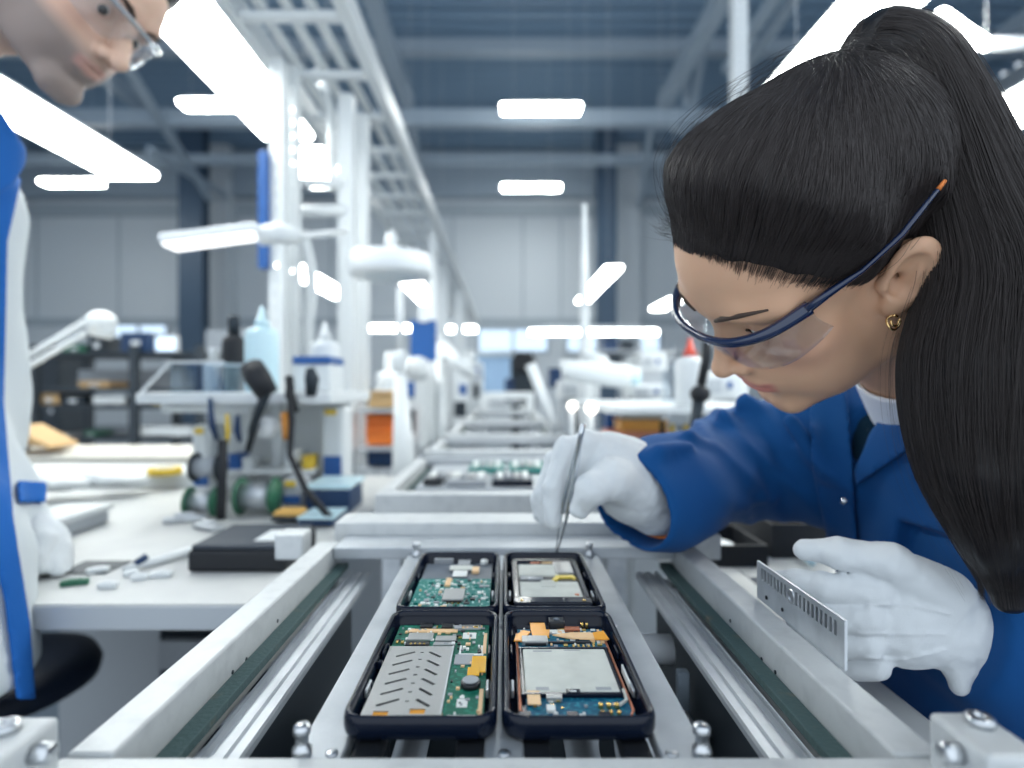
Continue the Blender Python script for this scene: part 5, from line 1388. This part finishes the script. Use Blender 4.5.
b = MB(); q_ = W(4, 370, 1.84); b.tube([q_, (q_.x, q_.y, BT+.046)], .014, 10); b.lathe((q_.x, q_.y, BT+.0465), [(0, 0), (.07, 0), (.07, .012), (.02, .02), (0, .02)], 20); b.build('base', M_white, dl)
b = MB(); b.ball(W(101, 322, 1.84), (.045, .045, .036), 18); b.tube([W(92, 327, 1.84), W(112, 333, 1.84)], [.028, .022], 12); b.build('lamp_head', M_white, dl)

# ------------------------------------------------------------------ shelving and goods, far left
su = empty('shelving_unit', (-3., 4.4, 0), 'dark steel shelving unit standing along the far left', 'shelves')
X0, X1 = W(30, 0, 4.4).x, W(204, 0, 4.4).x
for py in (352, 388, 405, 437): z = W(0, py, 4.4).z; b = MB(); b.bb((X0, 4.4, z-.03), (X1, 5.0, z), .004); b.build('shelf_board', M_shelf, su)
for x in (X0, (X0+X1)/2+.1, X1-.06):
    for y in (4.38, 4.95): b = MB(); b.bb((x, y, 0), (x+.06, y+.05, W(0, 345, 4.4).z)); b.build('post', M_shelf, su)
b = MB(); b.bb((X0, 4.90, W(0, 388, 4.4).z), (X1-.3, 4.93, W(0, 368, 4.4).z)); b.build('front_panel', M_grey, su)
GS = 'goods on the dark shelving'
def goods(items):
    for k, (nm, x0, y0, x1, y1, d, dp, m, lb, ct) in enumerate(items):
        bd = min((352, 388, 405, 437), key=lambda q: abs(q-y1)) if ct != 'box' or d >= 4.3 else None
        if bd: y1 = VPY-(W(0, bd, 4.4).z+.0015-CAMZ)*FPX/max(d, 4.45); d = max(d, 4.45)
        if lb.startswith('yellow'): y0, y1 = y0-6, y1
        o = pbox(x0, y0, x1, y1, d, dp, m, .012).build(nm, m); tag(o, lb, ct, GS)
        w_ = x1-x0; h_ = y1-y0
        part(o, 'lid', x0-.6, y0-.8, x1+.6, y0+h_*.18, d-.01, dp+.02, m, .006); part(o, 'label_plate', x0+w_*.35, y0+h_*.4, x0+w_*.65, y0+h_*.75, d-.016, .012, M_offw, .002)
goods([('bin', 88, 336, 104, 351, 4.45, .3, M_dark, 'dark bin on the shelving just right of the desk lamp head', 'bin'), ('bin', 120, 333, 150, 351, 4.45, .3, M_dkblue, 'dark blue bin on top of the shelving in front of the left window', 'bin'), ('bin', 62, 345, 84, 352, 4.42, .2, M_green2, 'flat green box on the shelving left of the desk lamp head', 'box'),
       ('carton', 78, 382, 108, 388, 4.42, .3, M_wood, 'tan carton on the shelving behind the white lamp arm', 'box'), ('tray', 92, 397, 124, 405, 4.38, .3, M_offw, 'white tray below the tan carton on the shelving', 'tray'), ('tray', 130, 428, 192, 437, 4.38, .3, M_offw, 'long white tray on the lower shelf of the dark shelving', 'tray'),
       ('bin', 60, 396, 84, 405, 4.45, .3, M_dark, 'low dark bin at the left end of the middle shelf', 'bin'), ('tray', 152, 410, 172, 414, 4.36, .1, M_ylw, 'yellow strip box under the acrylic tray on the shelving', 'box'), ('bin', 84, 432, 96, 437, 4.4, .2, M_green2, 'small green box on the lower shelf of the shelving', 'box'), ('carton', 38, 394, 58, 405, 4.45, .3, M_wood, "upright tan carton beside the man's coat", 'box')])
pl_ = empty('cardboard_sheets', W(40, 450, 1.8), "stack of leaning tan cardboard sheets beside the man's coat", 'cardboard')
for k in range(3): b = MB(); b.bar(W(26, 426+k*7, 1.76+.05*k), W(64, 446-k*1, 1.76+.05*k), .12, .014, bev=.004); b.build('sheet', M_wood, pl_)
thing_box('monitor', 154, 336, 176, 352, 4.5, .06, M_white, 'white monitor on the shelving in front of the left window', 'monitor', None, .01, lambda o: part(o, 'screen', 156, 338, 174, 350, 4.49, .012, mat('pale_screen', (.5, .65, .8), .2, emit=(.6, .78, 1.), es=.8)))

# ------------------------------------------------------------------ the line beyond the far cross beam
segs = [(.93, 1.33, 'second conveyor section, just behind the beam that holds the phones, carrying green boards'), (1.46, 1.79, 'third conveyor section from the front, empty'), (2.06, 2.6, 'fourth conveyor section from the front, narrow with distance'), (2.8, 3.7, 'fifth conveyor section, in front of the low white frame'), (4.0, 5.6, 'farthest conveyor section, leading to the dark machine')]
for y0, y1, lb in segs: conveyor('conveyor', y0, y1, lb, None, False)
b2 = empty('board_carrier', (-.03, 1.1, CAMZ-.17), 'carrier frame with green boards on the second conveyor section', 'carrier')
b = MB(); b.bb((-.15, .98, CAMZ-.180), (.13, 1.27, CAMZ-.172), .002); b.build('bar', M_alu, b2)
for x0, x1, y0, y1, m, nm in ((-.10, -.03, .99, 1.10, M_chipg, 'bare_tray'), (-.02, .05, .99, 1.10, M_case, 'case'), (-.07, 0., 1.13, 1.25, M_pcb2, 'circuit_board'), (.01, .09, 1.13, 1.25, M_pcb2, 'circuit_board'), (-.14, -.11, 1.0, 1.1, M_chip, 'bare_tray')):
    b = MB(); b.bb((x0, y0, CAMZ-.172), (x1, y1, CAMZ-.162), .003); o = b.build(nm, m, b2)
    for q in range(4): b = MB(); b.bb((x0+.008+.015*q, y0+.02, CAMZ-.162), (x0+.018+.015*q, y1-.03, CAMZ-.157), .001); b.build('chip', (M_chipw, M_chipg, M_shield)[q % 3], o)
def frame_u(px0, px1, ptop, pbot, d, label):
    a, c = W(px0, ptop, d), W(px1, ptop, d); zb_ = W(0, pbot, d).z; t = .045
    b = MB(); b.bb((a.x, d, a.z-t), (c.x, d+t, a.z)); b.bb((a.x, d, zb_), (a.x+t, d+t, a.z-t)); b.bb((c.x-t, d, zb_), (c.x, d+t, a.z-t)); tag(b.build('guard_frame', M_white), label, 'frame')
frame_u(482, 534, 392, 415, 3.82, 'low white guard frame across the distant end of the line')
thing_box('machine', 511, 357, 536, 410, 6.2, .5, M_dark, 'tall dark machine at the distant end of the line', 'machine', None, .02, lambda o: (to_floor(o, 511, 536, 410, 6.2, .5, M_dark), part(o, 'screen_head', 514, 352, 533, 372, 6.1, .2, M_black, .02), part(o, 'side_cabinet', 505, 378, 514, 402, 6.15, .3, M_dkblue, .02)))
thing_box('partition', 477, 354, 512, 396, 9.5, .1, mat('pale_blue_screen', (.25, .38, .55), .5), 'pale blue partition below the far window', 'partition', None, .01, lambda o: part(o, 'frame', 476, 352, 513, 356, 9.45, .2, M_wall2))
stick('barrier_arm', [(530, 364, 1.965), (548, 410, 1.965), (566, 462, 1.965)], .022, M_white, 'white slanting bar right of the dark machine', 'bar', None, 8, .6)
b = MB(); q_ = W(566, 462, 1.965); b.tube([(q_.x, q_.y, q_.z), (q_.x, q_.y, 0)], .018, 8); b.build('foot', M_white, bpy.data.objects['barrier_arm'])
hb_ = thing_box('hanging_board', 410, 320, 436, 361, 3.0, .03, M_bluep, 'blue board hanging among the white posts', 'board', None, .006)
part(hb_, 'bracket', 418, 306, 428, 322, 2.99, .02, M_white)
GW = 'white machines along the left of the line'
def machine(x0, y0, x1, y1, d, dp, lb, m=None, hd=True):
    o = thing_box('assembly_machine', x0, y0, x1, y1, d, dp, m or M_offw, lb, 'machine', GW, .02)
    w_, h_ = x1-x0, y1-y0
    part(o, 'head', x0+w_*.15, y0-h_*.25, x0+w_*.6, y0+h_*.05, d+dp*.2, dp*.5, M_white, .02); part(o, 'work_opening', x0+w_*.12, y0+h_*.45, x0+w_*.85, y0+h_*.75, d-.012, .012, M_dark, .004); to_floor(o, x0, x1, y1, d, dp); part(o, 'display', x0+w_*.55, y0+h_*.12, x0+w_*.85, y0+h_*.32, d-.015, .015, M_bluep, .004)
machine(376, 372, 424, 452, 2.9, .5, 'white assembly machine below the blue hanging board')
machine(424, 352, 446, 442, 3.6, .6, 'white assembly machine right of the blue hanging board', M_white)
machine(446, 378, 470, 430, 5.2, .6, 'white assembly machine left of the guard frame')
machine(462, 362, 482, 410, 7.5, .6, 'small distant white machine in front of the pale blue partition', M_white)
o = MB(); o.ball(W(417, 369, 2.7), (.065, .06, .06), 16); tag(o.build('lamp_globe', M_white), 'white globe under the blue hanging board', 'lamp')
stick('jointed_arm', [(444, 346, 3.4), (456, 362, 3.3), (476, 376, 3.3)], [.035, .04, .025], M_white, 'white jointed arm pointing at the far window', 'arm')
b = MB(); q_ = W(441, 343, 3.4); b.tube([(q_.x, q_.y, q_.z), (q_.x, q_.y, 0)], .03, 10); b.build('column', M_white, bpy.data.objects['jointed_arm'])
GO = 'crates beside the round lamp stand'
for x0, y0, x1, y1, d, dp, m, lb in ((366, 415, 396, 430, 2.3, .25, M_orange2, 'orange crate left of the lamp stand, upper'), (366, 431, 396, 445, 2.28, .25, M_orange2, 'orange crate left of the lamp stand, lower'), (367, 452, 397, 466, 2.27, .3, M_dkblue, 'dark blue crate under the orange ones'), (368, 392, 394, 408, 2.3, .2, M_wood, 'brown box above the orange crates')):
    thing_box('crate', x0, y0, x1, y1, d, dp, m, lb, 'crate', GO, .006, lambda q, v=(x0, y0, x1, d, dp, m): part(q, 'rim', v[0]-.8, v[1]-1, v[2]+.8, v[1]+3, v[3]-.01, v[4]+.02, v[5], .004))
rk = empty('rack', W(385, 500, 2.3), 'white rack behind the lamp stand holding the orange crates', 'rack')
for py in (446, 467, 409): z = W(0, py, 2.3).z; x = W(362, 0, 2.3).x; b = MB(); b.bb((x, 2.22, z-.012), (x+.17, 2.62, z), .002); b.build('shelf_board', M_grey, rk)
for px in (362, 402):
    x = W(px, 0, 2.3).x; b = MB(); b.bb((x, 2.62, 0), (x+.02, 2.64, W(0, 380, 2.3).z)); b.build('post', M_white, rk)

# ------------------------------------------------------------------ right side of the line
rb = empty('workbench', (.6, .5, 0), 'grey laminate bench along the right of the line, behind the slotted plate', 'bench')
b = MB(); b.bb((.245, .30, BT-.03), (.32, 1.6, BT), .003); b.build('bench_top', M_bench, rb); b = MB(); b.bb((.32, .76, BT-.03), (1.5, 1.6, BT), .003); b.build('bench_top', M_bench, rb)
for x, y in ((.25, .34), (.25, 1.5), (1.4, 1.5), (1.4, .80)): b = MB(); b.bb((x, y, 0), (x+.05, y+.05, BT-.03)); b.build('leg', M_grey, rb)
bn = empty('parts_bin', W(745, 560, .80), "open black bin with a white cloth on the right bench behind the woman's hand", 'bin')
def open_bin(root, x0, x1, y0, y1, z, h, m, nm='bin_body'):
    t = .004; b = MB(); b.bb((x0, y0, z), (x1, y1, z+t)); b.bb((x0, y0, z+t), (x1, y0+t, z+h)); b.bb((x0, y1-t, z+t), (x1, y1, z+h)); b.bb((x0, y0+t, z+t), (x0+t, y1-t, z+h)); b.bb((x1-t, y0+t, z+t), (x1, y1-t, z+h)); b.build(nm, m, root)
open_bin(bn, W(716, 0, .80).x, W(768, 0, .80).x, .80, .92, BT, .030, M_black)
bn2 = empty('parts_bin', W(800, 545, .86), 'larger black bin behind the one with the white cloth on the right bench', 'bin')
open_bin(bn2, W(772, 0, .84).x, W(836, 0, .84).x, .84, 1.02, BT, .050, M_black)
c = Vector(((W(716, 0, .80).x+W(768, 0, .80).x)/2-.012, .86, BT+.012)); o = sdf_object('cloth', lambda P: ell(P, (c.x, c.y, c.z), (.024, .03, .012))+.003*fold_noise(P, 90), (c.x-.04, c.y-.05, c.z-.025), (c.x+.04, c.y+.05, c.z+.03), .004, M_white); tag(o, 'white cloth lying in the black bin on the right bench', 'cloth')
stick('cable', [(812, 563, .79), (806, 557, .815), (800, 553, .828)], .005, M_palebl, 'pale blue cable on the right bench beside the black bins', 'cable')
for x0, y0, x1, y1, d, lb in ((768, 478, 830, 512, 1.25, 'pale grey folded sheets on the right bench behind the black bins'),):
    o = thing_box('paper_stack', x0, y0, x1, 501, d, .2, M_offw, lb, 'paper', None, .01); part(o, 'top_sheet', x0-3, y0-3, x1+4, y0, d-.02, .22, M_white, .001)
bottle('wash_bottle', 690, 338, 406, .034, 1.35, M_white, 'white wash bottle with a red tip between the lamp and the safety glasses', M_red, .27, True)
bottle('wash_bottle', 672, 345, 403, .026, 1.6, M_clearbox, 'clear conical bottle left of the white wash bottle', M_clearbox, .4, True)
gn = stick('gooseneck', [(707, 338, 1.12), (706, 360, 1.12), (701, 385, 1.12)], .009, M_black, "black gooseneck arm in front of the white bottle, below the woman's glasses", 'stand')
b = MB(); b.ball(W(700, 394, 1.12), (.020, .018, .018), 14); b.build('joint', M_black, gn); b = MB(); b.tube([W(699, 398, 1.12), W(694, 430, 1.12), W(690, 515, 1.12)], [.012, .010, .012], 10); b.build('lower_arm', M_dark, gn)
lr = empty('inspection_lamp', W(605, 374, 2.0), 'white blunt lamp head pointing right at the slim white pole', 'lamp')
b = MB(); b.tube([W(562, 371, 2.0), W(570, 371, 2.0), W(622, 376, 2.0), W(630, 377, 2.0)], [.030, .036, .044, .038], 18); b.build('lamp_head', M_white, lr)
b = MB(); b.tube([W(630, 377, 2.0), W(640, 380, 2.0)], [.034, .018], 14); b.build('nozzle', M_palebl, lr)
b = MB(); b.tube([W(585, 355, 2.05), W(602, 362, 2.03), W(610, 372, 2.0)], [.02, .026, .02], 12); b.build('joint', M_white, lr)
stick('pole', [(584, 204, 2.3), (584, 300, 2.3), (586, 440, 2.3), (586, 675, 2.3)], [.010, .017, .030, .032], M_white, 'slim white pole in the middle distance with the lamp behind its top', 'pole')
stick('rail_tube', [(560, 364, 2.4), (640, 372, 2.4)], .020, M_white, 'horizontal white tube behind the blunt lamp head', 'tube')
rs_ = empty('shelf_rack', W(640, 400, 1.9), 'white shelf rack on the right bench above the orange trays', 'shelf')
for z_, y_ in ((-.0472, 1.30), (-.1515, 1.45)):
    b = MB(); b.bb((.235, y_, CAMZ+z_-.016), (.66, 1.98, CAMZ+z_), .003); b.build('shelf_board', M_offw, rs_)
for x_ in (.236, .64):
    b = MB(); b.bb((x_, 1.985, 0), (x_+.02, 2.005, CAMZ-.05)); b.build('post', M_offw, rs_)
GR = 'trays under the white shelf rack'
for x0, y0, x1, y1, d, dp, m, lb in ((622, 421, 668, 432, 1.65, .12, mat('amber_tray', (.85, .45, .10), .45), 'amber tray behind the raised glove, upper of two'), (612, 433, 672, 439.6, 1.62, .15, mat('pink_orange_tray', (.72, .30, .20), .5), 'pinkish tray under the amber one'), (607, 408, 627, 431.8, 1.9, .07, M_bluep, 'blue bin under the blunt lamp head'), (550, 369, 563, 388, 2.6, .12, M_dkblue, 'dark blue bin left of the blunt lamp head'), (624, 414, 664, 420, 1.7, .12, M_white, 'white strip lid on top of the amber tray')):
    thing_box('tray', x0, y0, x1, y1, d, dp, m, lb, 'tray', GR, .004, lambda q, v=(x0, y0, x1, d, dp, m): part(q, 'rim', v[0]-.6, v[1]-.8, v[2]+.6, v[1]+1.5, v[3]-.008, v[4]+.016, v[5], .002))
GV = 'tools standing behind the raised glove'
for x, y0, y1, m, lb in ((662, 420, 444, M_black, 'black upright tool at the right end of the amber tray'), (672, 424, 444, M_ylw, 'yellow handled tool right of the black upright one'), (680, 428, 444, M_dark, 'dark short tool nearest the gooseneck'), (576, 404, 444, M_dark, 'dark slim tool right above the tweezers'), (686, 424, 444, M_ylw, 'second yellow handled tool, beside the gooseneck foot')):
    stick('hand_tool', [(x, y0, 1.5), (x+.5, (y0+y1)/2, 1.5), (x, y1, 1.5)], [.005, .007, .005], m, lb, 'tool', GV)
GX = 'bright spots above the tweezers'
for x, y, r, lb in ((572, 406, .009, 'small bright lamp left of a pair above the tweezers'), (591, 408, .011, 'small bright lamp right of a pair above the tweezers')):
    b = MB(); b.lathe(W(x, y, 1.25), [(0, -.004), (r, -.004), (r*1.15, .004), (0, .006)], 18, axis=(0, -1, 0)); o = b.build('indicator_lamp', emis('spot', (1., .95, .85), 3.)); tag(o, lb, 'lamp', GX)
    b = MB(); b.tube([W(x, y, 1.256), W(x+1, 500, 1.26)], .005, 8); b.build('stem', M_offw, o)
GN = 'white casings along the right of the line'
for x0, y0, x1, y1, d, dp, lb in ((560, 380, 600, 400, 2.4, .2, 'white casing under the horizontal tube'), (632, 384, 670, 400, 2.2, .2, 'white casing right of the blunt lamp nozzle'), (704, 372, 745, 400, 1.9, .07, "white casing right of the white wash bottle, behind the woman's nose"), (612, 442, 660, 468.6, 1.75, .2, 'white casing below the pinkish tray'), (640, 352, 668, 372, 3.4, .3, 'grey casing far behind the clear bottle')):
    o = thing_box('equipment_case', x0, y0, x1, y1, d, dp, M_offw, lb, 'case', GN, .01); w_, h_ = x1-x0, y1-y0
    to_floor(o, x0, x1, y1, d, dp) if d > 1.8 else None; part(o, 'panel', x0+w_*.1, y0+h_*.25, x0+w_*.45, y0+h_*.75, d-.006, .006, M_grey, .002); part(o, 'knob', x0+w_*.6, y0+h_*.35, x0+w_*.7, y0+h_*.6, d-.012, .012, M_bluep, .002)
# far shelving right
su2 = empty('shelving_unit', W(640, 400, 8.), 'grey shelving unit in the far right distance under the long low lamp', 'shelves')
for py in (350, 366, 384): part(su2, 'shelf_board', 596, py, 740, py+2, 8., .6, M_grey)
for px in (596, 640, 690, 738): part(su2, 'post', px, 340, px+2.5, 460, 8., .05, M_grey)
GF = 'goods on the distant shelving'
for x0, y0, x1, y1, m, lb in ((604, 340, 618, 350, M_dkblue, 'dark blue box on the top board of the distant shelving'), (622, 342, 634, 350, M_dark, 'dark box on the top board of the distant shelving'), (604, 356, 622, 366, M_dark, 'dark box on the middle board, left end of the distant shelving'), (626, 358, 638, 366, M_offw, 'pale box on the middle board of the distant shelving'), (700, 356, 709, 366, M_wood, 'tan box on the middle board of the distant shelving')):
    o = thing_box('storage_box', x0, y0, x1, y1, 8.05, .3, m, lb, 'box', GF, .01); part(o, 'lid', x0-.3, y0-.6, x1+.3, y0+1.2, 8.03, .34, m, .005)
for k, (x0, y0, x1, y1, d, m, lb) in enumerate(((20, 345, 60, 470, 7., M_shelf, 'dark cabinet at far left beyond the shelving'), (205, 330, 262, 440, 6.5, M_grey, 'grey cabinet behind the white tool shelf'))):
    a, c = W(x0, y0, d), W(x1, y0, d); b = MB(); b.bb((a.x, d, 0), (c.x, d+.6, a.z), .01); o = b.build('cabinet', m); tag(o, lb, 'cabinet')
    b = MB(); xm = (a.x+c.x)/2
    for xa, xb in ((a.x+.02, xm-.01), (xm+.01, c.x-.02)):
        b = MB(); b.bb((xa, d-.02, .1), (xb, d, a.z-.05), .004); dd = b.build('door', m, o); q = MB(); q.bb((xb-.08, d-.04, a.z*.5), (xb-.05, d-.02, a.z*.5+.15)); q.build('handle', M_steel, dd)
# ------------------------------------------------------------------ camera, world, view
cam = bpy.data.cameras.new('camera'); cam.sensor_width = 36.; cam.sensor_fit = 'HORIZONTAL'
cam.lens = FPX/1024*36; cam.clip_start = .01; cam.clip_end = 200
cam.shift_x = (512-VPX)/1024; cam.shift_y = -(384-VPY)/1024
cam.dof.use_dof = True; cam.dof.focus_distance = .375; cam.dof.aperture_fstop = 3.3; cam.dof.aperture_blades = 0
co = bpy.data.objects.new('camera', cam); COL.objects.link(co); co.location = (0, 0, CAMZ); co.rotation_euler = (PI/2, 0, 0)
SC.camera = co
SC.view_settings.view_transform = 'Standard'; SC.view_settings.look = 'None'
SC.view_settings.gamma = 1; SC.view_settings.use_curve_mapping = False; SC.view_settings.exposure = EXPOSURE
wd = bpy.data.worlds.new('sky'); SC.world = wd; wd.use_nodes = True
bgn = wd.node_tree.nodes['Background']; bgn.inputs[0].default_value = (*WORLD, 1); bgn.inputs[1].default_value = WORLD_S
